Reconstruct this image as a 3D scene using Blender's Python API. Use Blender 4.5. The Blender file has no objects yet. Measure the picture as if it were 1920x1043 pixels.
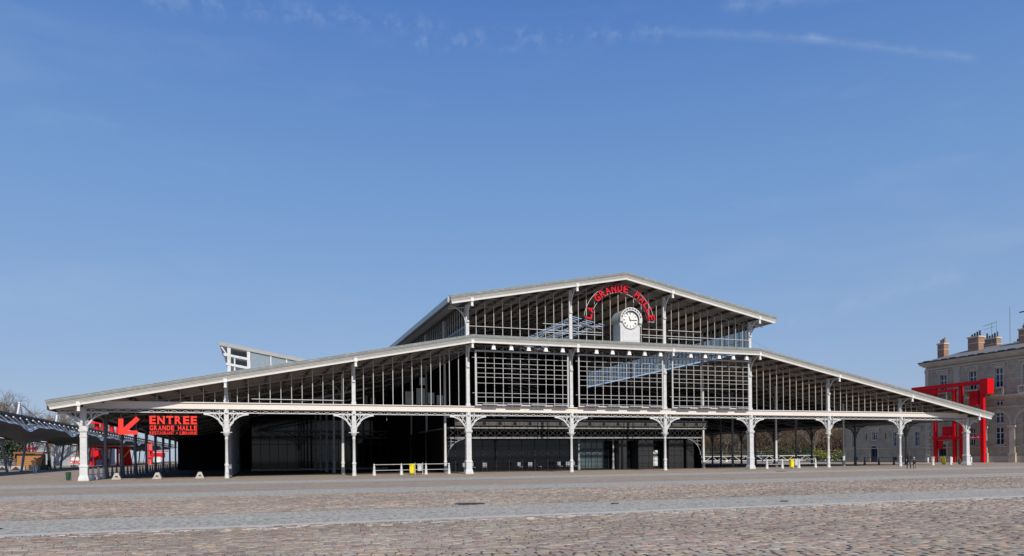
import bpy, bmesh, math, random
import numpy as np
from mathutils import Vector, Matrix
S = bpy.context.scene
COL = S.collection
rnd = random.Random(7)
PI = math.pi
rad = math.radians

# ------------------------------------------------------------------ camera
A, ROLL = .33797433, .01062748
fw = Vector((math.sin(A), math.cos(A), 0)); rt = Vector((math.cos(A), -math.sin(A), 0)); up = Vector((0, 0, 1))
cr, sr = math.cos(ROLL), math.sin(ROLL)
right = cr*rt - sr*up
upc = sr*rt + cr*up
camd = bpy.data.cameras.new('camera'); cam = bpy.data.objects.new('camera', camd); COL.objects.link(cam)
m = Matrix((right, upc, -fw)).transposed().to_4x4(); m.translation = (12.1536, -62.4393, 1.379224)
cam.matrix_world = m
camd.sensor_width = 36; camd.sensor_fit = 'HORIZONTAL'
camd.lens = 1368.455/1920*36
camd.shift_y = (859.067-521.5)/1920
camd.clip_start = .1; camd.clip_end = 6000
S.camera = cam

# ------------------------------------------------------------------ light
SUN_EL, SUN_AZ = rad(33.0), rad(-2.2)          # azimuth from -Y towards +X
sdir = Vector((math.sin(SUN_AZ)*math.cos(SUN_EL), -math.cos(SUN_AZ)*math.cos(SUN_EL), math.sin(SUN_EL)))
sl = bpy.data.lights.new('sun', 'SUN'); sl.energy = 4.3; sl.angle = rad(.53); sl.color = (1, .91, .765)
so = bpy.data.objects.new('sun', sl); COL.objects.link(so)
so.rotation_euler = sdir.to_track_quat('Z', 'Y').to_euler()
so.location = sdir*300

W = bpy.data.worlds.new('World'); S.world = W; W.use_nodes = True
wn, wl = W.node_tree.nodes, W.node_tree.links
wn.clear()
def wnode(t, **k):
    n = wn.new(t)
    for a, b in k.items(): setattr(n, a, b)
    return n
sky = wnode('ShaderNodeTexSky', sky_type='NISHITA', sun_disc=False, sun_elevation=SUN_EL, sun_rotation=PI-SUN_AZ,
            altitude=60, air_density=1.0, dust_density=0.6, ozone_density=1.6)
geo = wnode('ShaderNodeTexCoord')
def wmath(op, a, b=None, c=None, clamp=False):
    n = wnode('ShaderNodeMath', operation=op, use_clamp=clamp)
    for i, v in enumerate((a, b, c)):
        if v is None: continue
        if isinstance(v, (int, float)): n.inputs[i].default_value = v
        else: wl.new(v, n.inputs[i])
    return n.outputs[0]
def wdot(vec):
    n = wnode('ShaderNodeVectorMath', operation='DOT_PRODUCT'); wl.new(geo.outputs['Generated'], n.inputs[0]); n.inputs[1].default_value = vec
    return n.outputs['Value']
def wnoise(scale, detail=5, rough=.6, stretch=None):
    n = wnode('ShaderNodeTexNoise'); n.inputs['Scale'].default_value = scale; n.inputs['Detail'].default_value = detail; n.inputs['Roughness'].default_value = rough
    if stretch:
        mp = wnode('ShaderNodeMapping'); mp.inputs['Scale'].default_value = stretch; mp.inputs['Rotation'].default_value = (0, 0, .35)
        wl.new(geo.outputs['Generated'], mp.inputs[0]); wl.new(mp.outputs[0], n.inputs['Vector'])
    else: wl.new(geo.outputs['Generated'], n.inputs['Vector'])
    return n.outputs['Fac']
def direction(px, py):
    a, b = px-960, py-859.067
    return (right*a/1368.455 - upc*b/1368.455 + fw).normalized()
def contrail(p0, p1, width, amount, lo, hi, scale):
    d0, d1 = direction(*p0), direction(*p1)
    n = d0.cross(d1).normalized(); along = n.cross(d0); L = along.dot(d1)
    off = wmath('ABSOLUTE', wmath('ADD', wdot(n), wmath('MULTIPLY', wmath('SUBTRACT', wnoise(30, 3), .5), width*1.2)))
    prof = wmath('POWER', wmath('SUBTRACT', 1, wmath('DIVIDE', off, width), clamp=True), 1.3)
    t = wmath('DIVIDE', wdot(along), L)
    e0 = wmath('MULTIPLY', t, 14, clamp=True); e1 = wmath('MULTIPLY', wmath('SUBTRACT', 1, t), 14, clamp=True)
    tex = wmath('MULTIPLY', wmath('SUBTRACT', wnoise(scale, 6, .65), lo), 1/(hi-lo), clamp=True)
    return wmath('MULTIPLY', wmath('MULTIPLY', wmath('MULTIPLY', prof, tex), wmath('MULTIPLY', e0, e1)), amount)
parts_ = [contrail((230, -6), (850, 52), .017, .17, .44, .68, 46),
          contrail((760, 84), (1300, 54), .016, .17, .46, .68, 55),
          contrail((1230, 58), (1560, 76), .008, .11, .25, .6, 30),
          contrail((1500, 70), (1840, 112), .007, .13, .25, .6, 30),
          contrail((1460, 610), (1820, 508), .017, .13, .36, .66, 26),
          contrail((1350, 14), (1640, -18), .012, .14, .35, .62, 40)]
veil = wmath('MULTIPLY', wmath('SUBTRACT', wnoise(2.6, 7, .62, (1, 1, 4.5)), .52, clamp=True), .45, clamp=True)
cl = veil
for p in parts_: cl = wmath('ADD', cl, p)
mix = wnode('ShaderNodeMixRGB'); mix.inputs[2].default_value = (4.6, 5.2, 6.2, 1)
tint = wnode('ShaderNodeMixRGB', blend_type='MULTIPLY'); tint.inputs[0].default_value = 1; tint.inputs[2].default_value = (.86, .98, 1.16, 1)
wl.new(sky.outputs[0], tint.inputs[1])
SKYK = .13
grad = wnode('ShaderNodeValToRGB'); ge = grad.color_ramp.elements
stops = [(0, (.37, .45, .585)), (.10, (.29, .395, .59)), (.19, (.238, .372, .605)), (.35, (.165, .315, .605)), (.53, (.082, .205, .535)), (1, (.05, .13, .40))]
ge[0].position = stops[0][0]; ge[0].color = (*stops[0][1], 1); ge[1].position = 1; ge[1].color = (*stops[-1][1], 1)
for p_, c_ in stops[1:-1]:
    e_ = ge.new(p_); e_.color = (*c_, 1)
wl.new(wmath('MAXIMUM', wdot((0, 0, 1)), 0), grad.inputs[0])
gsc = wnode('ShaderNodeVectorMath', operation='SCALE'); gsc.inputs['Scale'].default_value = 1/SKYK; wl.new(grad.outputs[0], gsc.inputs[0])
blend = wnode('ShaderNodeMixRGB'); blend.inputs[0].default_value = .85; wl.new(tint.outputs[0], blend.inputs[1]); wl.new(gsc.outputs[0], blend.inputs[2])
wl.new(wmath('MINIMUM', cl, .6), mix.inputs[0]); wl.new(blend.outputs[0], mix.inputs[1])
bg = wnode('ShaderNodeBackground'); bg.inputs[1].default_value = SKYK
wo = wnode('ShaderNodeOutputWorld')
wl.new(mix.outputs[0], bg.inputs[0]); wl.new(bg.outputs[0], wo.inputs[0])
vs = S.view_settings
vs.view_transform = 'Standard'; vs.look = 'None'; vs.exposure = 0; vs.gamma = 1; vs.use_curve_mapping = False
S.render.engine = 'CYCLES'
S.cycles.max_bounces = 7; S.cycles.diffuse_bounces = 4; S.cycles.glossy_bounces = 3; S.cycles.transparent_max_bounces = 12

# ------------------------------------------------------------------ materials
def mat(name, col, rough=.6, metal=0, var=.12, scale=6, bump=0, bscale=30, spec=.4, dirt=None, dscale=1.5, damt=.5, emis=None, stretch=(1, 1, 1)):
    M_ = bpy.data.materials.new(name); M_.use_nodes = True
    n, l = M_.node_tree.nodes, M_.node_tree.links
    b = n['Principled BSDF']; b.inputs['Roughness'].default_value = rough; b.inputs['Metallic'].default_value = metal
    b.inputs['Specular IOR Level'].default_value = spec
    tc = n.new('ShaderNodeTexCoord'); mp = n.new('ShaderNodeMapping'); mp.inputs['Scale'].default_value = stretch
    l.new(tc.outputs['Object'], mp.inputs[0])
    no = n.new('ShaderNodeTexNoise'); no.inputs['Scale'].default_value = scale; no.inputs['Detail'].default_value = 4
    l.new(mp.outputs[0], no.inputs['Vector'])
    rp = n.new('ShaderNodeValToRGB')
    c = Vector(col)
    rp.color_ramp.elements[0].position = .3; rp.color_ramp.elements[1].position = .7
    rp.color_ramp.elements[0].color = (*(c*(1-var)), 1); rp.color_ramp.elements[1].color = (*(c*(1+var)), 1)
    l.new(no.outputs['Fac'], rp.inputs[0]); out = rp.outputs[0]
    if dirt:
        n2 = n.new('ShaderNodeTexNoise'); n2.inputs['Scale'].default_value = dscale; n2.inputs['Detail'].default_value = 7; n2.inputs['Roughness'].default_value = .7
        l.new(tc.outputs['Object'], n2.inputs['Vector'])
        r2 = n.new('ShaderNodeValToRGB'); r2.color_ramp.elements[0].position = .48; r2.color_ramp.elements[1].position = .72
        mx = n.new('ShaderNodeMixRGB'); mx.inputs[2].default_value = (*dirt, 1)
        mu = n.new('ShaderNodeMath'); mu.operation = 'MULTIPLY'; mu.inputs[1].default_value = damt
        l.new(n2.outputs['Fac'], r2.inputs[0]); l.new(r2.outputs[0], mu.inputs[0]); l.new(mu.outputs[0], mx.inputs[0]); l.new(out, mx.inputs[1]); out = mx.outputs[0]
    l.new(out, b.inputs['Base Color'])
    if bump:
        n3 = n.new('ShaderNodeTexNoise'); n3.inputs['Scale'].default_value = bscale; n3.inputs['Detail'].default_value = 3
        l.new(tc.outputs['Object'], n3.inputs['Vector'])
        bp = n.new('ShaderNodeBump'); bp.inputs['Strength'].default_value = bump; bp.inputs['Distance'].default_value = .02
        l.new(n3.outputs['Fac'], bp.inputs['Height']); l.new(bp.outputs[0], b.inputs['Normal'])
    if emis:
        b.inputs['Emission Color'].default_value = (*col, 1); b.inputs['Emission Strength'].default_value = emis
    return M_
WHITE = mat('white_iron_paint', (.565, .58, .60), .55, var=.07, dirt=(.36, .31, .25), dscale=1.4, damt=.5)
IRON = mat('grey_and_shaded_iron_paint', (.27, .285, .31), .5, var=.1, dirt=(.2, .2, .19), damt=.4)  # grey ironwork; also the shaded tone of white columns deeper inside
SIDE = mat('side_and_shaded_iron_paint', (.17, .185, .205), .5, var=.1)  # side ironwork; also the darkest shade tone of inner columns
CREAM = mat('cream_beam_paint', (.665, .625, .59), .55, var=.06, dirt=(.5, .45, .4), dscale=.8, damt=.3, stretch=(.4, 1, 4))
BOARD = mat('pale_fascia_board', (.52, .51, .49), .6, var=.09, scale=3, stretch=(.25, 1, 5), dirt=(.42, .37, .33), damt=.45)
TRIM = mat('white_trim_paint', (.68, .69, .69), .5, var=.05, dirt=(.5, .47, .42), dscale=.9, damt=.4)
ZINC = mat('weathered_zinc', (.33, .37, .375), .5, .0, var=.12, dirt=(.62, .64, .63), dscale=2.2, damt=.55)
SOFFIT = mat('brown_soffit_board', (.30, .245, .205), .75, var=.14, scale=2.5, stretch=(3, .25, 1))
PURLIN = mat('dark_brown_purlin', (.06, .05, .045), .7, var=.15)
TRUSS = mat('truss_grey_paint', (.20, .20, .20), .6, var=.1)
MULL = mat('mullion_grey_paint', (.47, .475, .48), .5, var=.06)
DGLASS = mat('dark_glass', (.006, .008, .012), .04, var=.2, spec=.32)
REFLGLASS = mat('reflection_toned_glass', (.07, .10, .115), .06, var=.3, scale=.7, spec=.4)  # lighter teal tone stands in for reflections on the dark glazing
DFRAME = mat('black_frame_paint', (.024, .024, .027), .45, var=.2)
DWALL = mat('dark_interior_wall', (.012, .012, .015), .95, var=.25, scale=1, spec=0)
BROWNRAIL = mat('bronze_railing_paint', (.075, .066, .058), .5, var=.2)
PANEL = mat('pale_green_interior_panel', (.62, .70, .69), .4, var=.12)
CONC = mat('weathered_concrete', (.42, .40, .36), .85, var=.12, scale=9, bump=.4, bscale=40, dirt=(.26, .24, .21), dscale=3, damt=.6)
RED = mat('glowing_red_sign_paint', (.80, .022, .012), .45, var=.10, scale=2, emis=.06)  # faint glow added to plain painted letters and arrow
ARCRED = mat('red_letter_paint', (.55, .013, .03), .45, var=.15, scale=3, spec=.2)
FOLLY = mat('folly_red_enamel', (.62, .006, .012), .45, var=.06, spec=.15)
PINK = mat('faded_red_paint', (.55, .10, .12), .5, var=.1)
YELLOW = mat('yellow_bag_plastic', (.78, .66, .03), .35, var=.1, bump=.4, bscale=9)
CLEARBAG = mat('grey_bag_plastic', (.50, .52, .53), .3, var=.2, bump=.5, bscale=12)
GREENBIN = mat('green_bin_paint', (.025, .075, .045), .45, var=.15)
STONE = mat('grey_ashlar', (.45, .385, .28), .85, var=.10, scale=1.2, dirt=(.27, .23, .17), dscale=.35, damt=.6)
STONE2 = mat('pale_carved_stone', (.52, .455, .345), .85, var=.08, scale=1.5, dirt=(.33, .28, .215), dscale=.6, damt=.5)
BRICK = mat('orange_brick', (.30, .17, .115), .85, var=.15, scale=4)
WINF = mat('white_window_frame', (.62, .63, .64), .5, var=.05)
WGLASS = mat('window_glass', (.02, .025, .033), .06, var=.3, spec=.5)
BLUEDOOR = mat('slate_blue_door', (.055, .075, .115), .5, var=.12)
SLATE = mat('zinc_roof_sheet', (.21, .21, .205), .7, var=.15, spec=.1)
DARKLEAD = mat('dark_lead', (.035, .035, .04), .6, var=.2)
WOOD = mat('orange_larch_board', (.34, .165, .06), .65, var=.18, scale=4, stretch=(1, 1, 8))
WOODD = mat('dark_larch_board', (.22, .09, .035), .65, var=.2, scale=4)
MEMB = mat('grey_canopy_membrane', (.14, .145, .15), .7, var=.08)
WMEMB = mat('pale_canopy_edge', (.72, .76, .80), .5, var=.05)
TRUSSD = mat('navy_truss_steel', (.035, .04, .055), .5, var=.15)
SHED = mat('blue_grey_cladding', (.30, .325, .37), .6, var=.06, scale=1)
BARK = mat('grey_bark', (.13, .105, .085), .9, var=.25, scale=3)
TWIG = mat('brown_twigs', (.175, .135, .105), .9, var=.25, scale=.6)
TWIG2 = mat('russet_twigs', (.13, .085, .055), .9, var=.35, scale=.5)
LEAF = mat('dark_evergreen_leaf', (.035, .06, .022), .6, var=.4, scale=2)
FORSY = mat('yellow_green_leaf', (.20, .20, .035), .7, var=.3, scale=2)
HEDGE = mat('olive_leaf', (.075, .068, .036), .7, var=.3, scale=2)
GRASS = mat('lawn_grass', (.09, .14, .035), .9, var=.25, scale=3)
SKIN = mat('skin', (.45, .27, .19), .6, var=.05)
NAVY = mat('navy_cloth', (.012, .015, .028), .8, var=.2)
BLACKC = mat('black_puffer_cloth', (.008, .009, .012), .55, var=.3, bump=.6, bscale=14)
JEANS = mat('blue_jeans', (.05, .10, .21), .85, var=.2)
DJEANS = mat('dark_jeans', (.018, .022, .04), .85, var=.2)
BROWNC = mat('brown_coat_cloth', (.075, .045, .035), .8, var=.2)
WHITEC = mat('cream_coat_cloth', (.52, .42, .36), .8, var=.12)
BLUEC = mat('bright_blue_cloth', (.02, .11, .42), .7, var=.15)
HAIRB = mat('brown_hair', (.10, .045, .018), .6, var=.3)
HAIRD = mat('dark_hair', (.012, .01, .009), .6, var=.3)
TYRE = mat('black_rubber', (.012, .012, .012), .8)
CHROME = mat('pale_metal', (.6, .6, .62), .3, .6)
DIALM = mat('white_dial', (.78, .78, .76), .4, var=.03)
BLACKP = mat('black_paint', (.012, .012, .014), .5)
DRAIN = mat('cast_iron_cover', (.07, .06, .055), .6, .3, var=.3, scale=30)
PALEHOUSE = mat('pale_render', (.66, .60, .50), .8, var=.06)
ROOFTILE = mat('brown_roof', (.20, .13, .10), .8, var=.15)
STRIP = mat('pavement_slab', (.36, .35, .33), .85, var=.1)
LAMPB = mat('white_lamp_housing', (.80, .81, .82), .4, var=.03)

def clear_glass():
    M_ = bpy.data.materials.new('clear_glass'); M_.use_nodes = True
    n, l = M_.node_tree.nodes, M_.node_tree.links; n.clear()
    t = n.new('ShaderNodeBsdfTransparent'); t.inputs[0].default_value = (.64, .64, .62, 1)
    g = n.new('ShaderNodeBsdfGlossy'); g.inputs['Roughness'].default_value = .03
    mx = n.new('ShaderNodeMixShader'); o = n.new('ShaderNodeOutputMaterial')
    mx.inputs[0].default_value = .05; l.new(t.outputs[0], mx.inputs[1]); l.new(g.outputs[0], mx.inputs[2]); l.new(mx.outputs[0], o.inputs[0])
    return M_
CGLASS = clear_glass()

def stone_blocks():          # ashlar joints on the far building
    M_ = STONE; n, l = M_.node_tree.nodes, M_.node_tree.links
    b = n['Principled BSDF']; src = b.inputs['Base Color'].links[0].from_socket
    tc = n.new('ShaderNodeTexCoord'); sp = n.new('ShaderNodeSeparateXYZ'); cb = n.new('ShaderNodeCombineXYZ')
    l.new(tc.outputs['Object'], sp.inputs[0]); l.new(sp.outputs['Y'], cb.inputs['X']); l.new(sp.outputs['Z'], cb.inputs['Y'])
    br = n.new('ShaderNodeTexBrick'); br.inputs['Scale'].default_value = 1; br.inputs['Brick Width'].default_value = .95; br.inputs['Row Height'].default_value = .42
    br.inputs['Mortar Size'].default_value = .018; br.inputs['Color1'].default_value = (1, .97, .93, 1); br.inputs['Color2'].default_value = (.84, .83, .82, 1); br.inputs['Mortar'].default_value = (.62, .6, .58, 1)
    l.new(cb.outputs[0], br.inputs['Vector'])
    mx = n.new('ShaderNodeMixRGB'); mx.blend_type = 'MULTIPLY'; mx.inputs[0].default_value = .85
    l.new(src, mx.inputs[1]); l.new(br.outputs[0], mx.inputs[2]); l.new(mx.outputs[0], b.inputs['Base Color'])
stone_blocks()

PAL = [(.40, .35, .285), (.375, .335, .285), (.34, .262, .235), (.26, .195, .185), (.375, .36, .315), (.42, .35, .265), (.345, .33, .295), (.395, .29, .24), (.37, .335, .29)]
def cobble_mat(name, objcol):
    M_ = bpy.data.materials.new(name); M_.use_nodes = True
    n, l = M_.node_tree.nodes, M_.node_tree.links; b = n['Principled BSDF']; b.inputs['Roughness'].default_value = .9; b.inputs['Specular IOR Level'].default_value = 0
    if objcol: c = n.new('ShaderNodeObjectInfo').outputs['Color']
    else:
        a = n.new('ShaderNodeAttribute'); a.attribute_name = 'tone'; c = a.outputs['Color']
    g = n.new('ShaderNodeNewGeometry')
    no = n.new('ShaderNodeTexNoise'); no.inputs['Scale'].default_value = 16; no.inputs['Detail'].default_value = 5
    l.new(g.outputs['Position'], no.inputs['Vector'])
    rp = n.new('ShaderNodeValToRGB'); rp.color_ramp.elements[0].position = .3; rp.color_ramp.elements[1].position = .72
    rp.color_ramp.elements[0].color = (.82, .81, .80, 1); rp.color_ramp.elements[1].color = (1.18, 1.17, 1.15, 1)
    l.new(no.outputs['Fac'], rp.inputs[0])
    mx = n.new('ShaderNodeMixRGB'); mx.blend_type = 'MULTIPLY'; mx.inputs[0].default_value = 1
    l.new(c, mx.inputs[1]); l.new(rp.outputs[0], mx.inputs[2]); l.new(mx.outputs[0], b.inputs['Base Color'])
    nw = n.new('ShaderNodeTexNoise'); nw.inputs['Scale'].default_value = .33; nw.inputs['Detail'].default_value = 7; nw.inputs['Roughness'].default_value = .68; l.new(g.outputs['Position'], nw.inputs['Vector'])
    rw = n.new('ShaderNodeValToRGB'); rw.color_ramp.elements[0].position = .3; rw.color_ramp.elements[1].position = .66; rw.color_ramp.elements[0].color = (.76, .74, .72, 1); rw.color_ramp.elements[1].color = (1.08, 1.07, 1.05, 1)
    l.new(nw.outputs['Fac'], rw.inputs[0]); my = n.new('ShaderNodeMixRGB'); my.blend_type = 'MULTIPLY'; my.inputs[0].default_value = 1
    l.new(mx.outputs[0], my.inputs[1]); l.new(rw.outputs[0], my.inputs[2]); l.new(my.outputs[0], b.inputs['Base Color'])
    n3 = n.new('ShaderNodeTexNoise'); n3.inputs['Scale'].default_value = 45; n3.inputs['Detail'].default_value = 3; l.new(g.outputs['Position'], n3.inputs['Vector'])
    bp = n.new('ShaderNodeBump'); bp.inputs['Strength'].default_value = .35; bp.inputs['Distance'].default_value = .012
    l.new(n3.outputs['Fac'], bp.inputs['Height']); l.new(bp.outputs[0], b.inputs['Normal'])
    return M_
COBM, COBO = cobble_mat('sandstone_sett', False), cobble_mat('sandstone_sett_single', True)

def ground_mat():            # the far setts, where single stones can no longer be told apart
    M_ = bpy.data.materials.new('setts_far'); M_.use_nodes = True
    n, l = M_.node_tree.nodes, M_.node_tree.links; b = n['Principled BSDF']; b.inputs['Roughness'].default_value = .95; b.inputs['Specular IOR Level'].default_value = 0
    g = n.new('ShaderNodeNewGeometry')
    br = n.new('ShaderNodeTexBrick'); br.inputs['Scale'].default_value = 1; br.inputs['Brick Width'].default_value = .27; br.inputs['Row Height'].default_value = .2
    br.inputs['Mortar Size'].default_value = .014; br.inputs['Bias'].default_value = 0; br.inputs['Color1'].default_value = (0, 0, 0, 1); br.inputs['Color2'].default_value = (1, 1, 1, 1); br.inputs['Mortar'].default_value = (.5, .5, .5, 1)
    l.new(g.outputs['Position'], br.inputs['Vector'])
    rp = n.new('ShaderNodeValToRGB'); rp.color_ramp.interpolation = 'LINEAR'
    e = rp.color_ramp.elements
    cols = [PAL[3], PAL[0], PAL[2], PAL[4], PAL[7], PAL[8], PAL[5], PAL[6]]
    e[0].color = (*cols[0], 1); e[1].color = (*cols[-1], 1)
    for i in range(1, 7):
        x = e.new(i/7); x.color = (*cols[i], 1)
    l.new(br.outputs['Color'], rp.inputs[0])
    no = n.new('ShaderNodeTexNoise'); no.inputs['Scale'].default_value = .55; no.inputs['Detail'].default_value = 8; no.inputs['Roughness'].default_value = .7
    mp = n.new('ShaderNodeMapping'); mp.inputs['Scale'].default_value = (.35, 1.2, 1); l.new(g.outputs['Position'], mp.inputs[0]); l.new(mp.outputs[0], no.inputs['Vector'])
    r2 = n.new('ShaderNodeValToRGB'); r2.color_ramp.elements[0].position = .28; r2.color_ramp.elements[1].position = .72
    r2.color_ramp.elements[0].color = (.74, .72, .70, 1); r2.color_ramp.elements[1].color = (1.22, 1.2, 1.15, 1)
    l.new(no.outputs['Fac'], r2.inputs[0])
    mx = n.new('ShaderNodeMixRGB'); mx.blend_type = 'MULTIPLY'; mx.inputs[0].default_value = 1
    l.new(rp.outputs[0], mx.inputs[1]); l.new(r2.outputs[0], mx.inputs[2])
    mm = n.new('ShaderNodeMixRGB'); mm.inputs[2].default_value = (.29, .255, .21, 1)
    l.new(br.outputs['Fac'], mm.inputs[0]); l.new(mx.outputs[0], mm.inputs[1]); l.new(mm.outputs[0], b.inputs['Base Color'])
    bp = n.new('ShaderNodeBump'); bp.inputs['Strength'].default_value = .2; bp.inputs['Distance'].default_value = .01; bp.invert = True
    l.new(br.outputs['Fac'], bp.inputs['Height']); l.new(bp.outputs[0], b.inputs['Normal'])
    return M_
GROUNDM = ground_mat()

def band_mat():              # small granite setts of the grey paths
    M_ = bpy.data.materials.new('granite_band'); M_.use_nodes = True
    n, l = M_.node_tree.nodes, M_.node_tree.links; b = n['Principled BSDF']; b.inputs['Roughness'].default_value = .9; b.inputs['Specular IOR Level'].default_value = 0
    g = n.new('ShaderNodeNewGeometry')
    vo = n.new('ShaderNodeTexVoronoi'); vo.feature = 'DISTANCE_TO_EDGE'; vo.inputs['Scale'].default_value = 5.2; vo.inputs['Randomness'].default_value = .75
    l.new(g.outputs['Position'], vo.inputs['Vector'])
    rp = n.new('ShaderNodeValToRGB'); rp.color_ramp.elements[0].position = .02; rp.color_ramp.elements[1].position = .13
    rp.color_ramp.elements[0].color = (.58, .58, .58, 1); rp.color_ramp.elements[1].color = (1, 1, 1, 1)
    l.new(vo.outputs['Distance'], rp.inputs[0])
    no = n.new('ShaderNodeTexNoise'); no.inputs['Scale'].default_value = .5; no.inputs['Detail'].default_value = 9; no.inputs['Roughness'].default_value = .72
    mp = n.new('ShaderNodeMapping'); mp.inputs['Scale'].default_value = (.3, 1.5, 1); l.new(g.outputs['Position'], mp.inputs[0]); l.new(mp.outputs[0], no.inputs['Vector'])
    r2 = n.new('ShaderNodeValToRGB'); r2.color_ramp.elements[0].position = .3; r2.color_ramp.elements[1].position = .7
    r2.color_ramp.elements[0].color = (.43, .41, .36, 1); r2.color_ramp.elements[1].color = (.52, .50, .435, 1)
    l.new(no.outputs['Fac'], r2.inputs[0])
    mx = n.new('ShaderNodeMixRGB'); mx.blend_type = 'MULTIPLY'; mx.inputs[0].default_value = 1
    l.new(r2.outputs[0], mx.inputs[1]); l.new(rp.outputs[0], mx.inputs[2]); l.new(mx.outputs[0], b.inputs['Base Color'])
    bp = n.new('ShaderNodeBump'); bp.inputs['Strength'].default_value = .06; bp.inputs['Distance'].default_value = .006
    l.new(rp.outputs[0], bp.inputs['Height']); l.new(bp.outputs[0], b.inputs['Normal'])
    return M_
BANDM = band_mat()

# ------------------------------------------------------------------ mesh helpers
class MB:
    def __init__(s): s.v = []; s.f = []; s.mi = []; s.cur = 0
    def add(s, vs, fs):
        o = len(s.v); s.v += [tuple(p) for p in vs]; s.f += [tuple(i+o for i in f) for f in fs]; s.mi += [s.cur]*len(fs); return s
    def box(s, x0, x1, y0, y1, z0, z1):
        return s.add([(x0, y0, z0), (x1, y0, z0), (x1, y1, z0), (x0, y1, z0), (x0, y0, z1), (x1, y0, z1), (x1, y1, z1), (x0, y1, z1)],
                     [(3, 2, 1, 0), (4, 5, 6, 7), (0, 1, 5, 4), (1, 2, 6, 5), (2, 3, 7, 6), (3, 0, 4, 7)])
    def bar(s, p, q, w, h=None, n=4):           # straight bar, square or round
        p, q = Vector(p), Vector(q); d = q-p
        if d.length < 1e-6: return s
        d.normalize(); a = d.cross(Vector((0, 0, 1)))
        if a.length < 1e-3: a = Vector((1, 0, 0))
        a.normalize(); b = a.cross(d); h = h or w
        if n == 4: ring = [a*sx*w/2 + b*sy*h/2 for sx, sy in ((-1, -1), (1, -1), (1, 1), (-1, 1))]
        else: ring = [a*math.cos(2*PI*i/n)*w/2 + b*math.sin(2*PI*i/n)*h/2 for i in range(n)]
        vs = [p+r for r in ring]+[q+r for r in ring]
        fs = [(i, (i+1) % n, n+(i+1) % n, n+i) for i in range(n)] + [tuple(range(n-1, -1, -1)), tuple(range(n, 2*n))]
        return s.add(vs, fs)
    def path(s, pts, w, h=None, n=4):
        for a, b in zip(pts[:-1], pts[1:]): s.bar(a, b, w, h, n)
        return s
    def tube(s, pts, radii, n=6):
        pts = [Vector(p) for p in pts]; vs = []; fs = []
        for i, p in enumerate(pts):
            d = (pts[min(i+1, len(pts)-1)]-pts[max(i-1, 0)])
            if d.length < 1e-9: d = Vector((0, 0, 1))
            d.normalize(); a = d.cross(Vector((.13, .97, .2)))
            if a.length < 1e-3: a = d.cross(Vector((1, 0, 0)))
            a.normalize(); b = a.cross(d); r = radii[i] if isinstance(radii, (list, tuple)) else radii
            vs += [p+a*math.cos(2*PI*k/n)*r+b*math.sin(2*PI*k/n)*r for k in range(n)]
        for i in range(len(pts)-1):
            fs += [(i*n+k, i*n+(k+1) % n, (i+1)*n+(k+1) % n, (i+1)*n+k) for k in range(n)]
        fs += [tuple(range(n-1, -1, -1)), tuple(range((len(pts)-1)*n, len(pts)*n))]
        return s.add(vs, fs)
    def lathe(s, prof, n=12, c=(0, 0, 0), sq=1.0):
        vs = []; fs = []
        off = PI/4 if n == 4 else 0
        k_ = math.sqrt(2) if n == 4 else 1
        for r, z in prof: vs += [(c[0]+math.cos(2*PI*k/n+off)*r*k_, c[1]+math.sin(2*PI*k/n+off)*r*k_*sq, c[2]+z) for k in range(n)]
        for i in range(len(prof)-1): fs += [(i*n+k, i*n+(k+1) % n, (i+1)*n+(k+1) % n, (i+1)*n+k) for k in range(n)]
        fs += [tuple(range(n-1, -1, -1)), tuple(range((len(prof)-1)*n, len(prof)*n))]
        return s.add(vs, fs)
    def prism(s, poly, y0, y1, ax='Y'):         # polygon in XZ pushed along Y (or YZ along X)
        n = len(poly)
        mk = (lambda a, b, t: (a, t, b)) if ax == 'Y' else ((lambda a, b, t: (t, a, b)) if ax == 'X' else (lambda a, b, t: (a, b, t)))
        vs = [mk(a, b, y0) for a, b in poly]+[mk(a, b, y1) for a, b in poly]
        fs = [(i, (i+1) % n, n+(i+1) % n, n+i) for i in range(n)]+[tuple(range(n-1, -1, -1)), tuple(range(n, 2*n))]
        return s.add(vs, fs)
    def ring(s, poly_o, poly_i, y0, y1):        # open band between two outlines in XZ
        n = len(poly_o); vs = []
        for t in (y0, y1):
            vs += [(a, t, b) for a, b in poly_o]+[(a, t, b) for a, b in poly_i]
        fs = []
        for i in range(n-1):
            fs += [(i, i+1, n+i+1, n+i), (2*n+i, 3*n+i, 3*n+i+1, 2*n+i+1), (i, 2*n+i, 2*n+i+1, i+1), (n+i, n+i+1, 3*n+i+1, 3*n+i)]
        fs += [(0, n, 3*n, 2*n), (n-1, 3*n-1, 4*n-1, 2*n-1)]
        return s.add(vs, fs)
    def obj(s, name, mats, parent=None, smooth=False, loc=None, kind=None):
        me = bpy.data.meshes.new(name); me.from_pydata(s.v, [], s.f)
        for m_ in (mats if isinstance(mats, (list, tuple)) else [mats]): me.materials.append(m_)
        if any(s.mi): me.polygons.foreach_set('material_index', s.mi)
        bm = bmesh.new(); bm.from_mesh(me); bmesh.ops.recalc_face_normals(bm, faces=bm.faces); bm.to_mesh(me); bm.free()
        if smooth:
            me.polygons.foreach_set('use_smooth', [True]*len(me.polygons))
            try: me.set_sharp_from_angle(angle=rad(38))
            except Exception: pass
        o = bpy.data.objects.new(name, me); COL.objects.link(o)
        if parent: o.parent = parent
        if loc: o.location = loc
        if kind: o['kind'] = kind
        return o
def thing(name, label, cat, loc=(0, 0, 0), rotz=0, group=None):
    o = bpy.data.objects.new(name, None); COL.objects.link(o); o.location = loc; o.rotation_euler = (0, 0, rotz); o.empty_display_size = .2
    return tag(o, label, cat, group)
def tag(o, label, cat, group=None):
    o['label'] = label; o['category'] = cat
    if group: o['group'] = group
    return o
KIDS = {}
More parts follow.
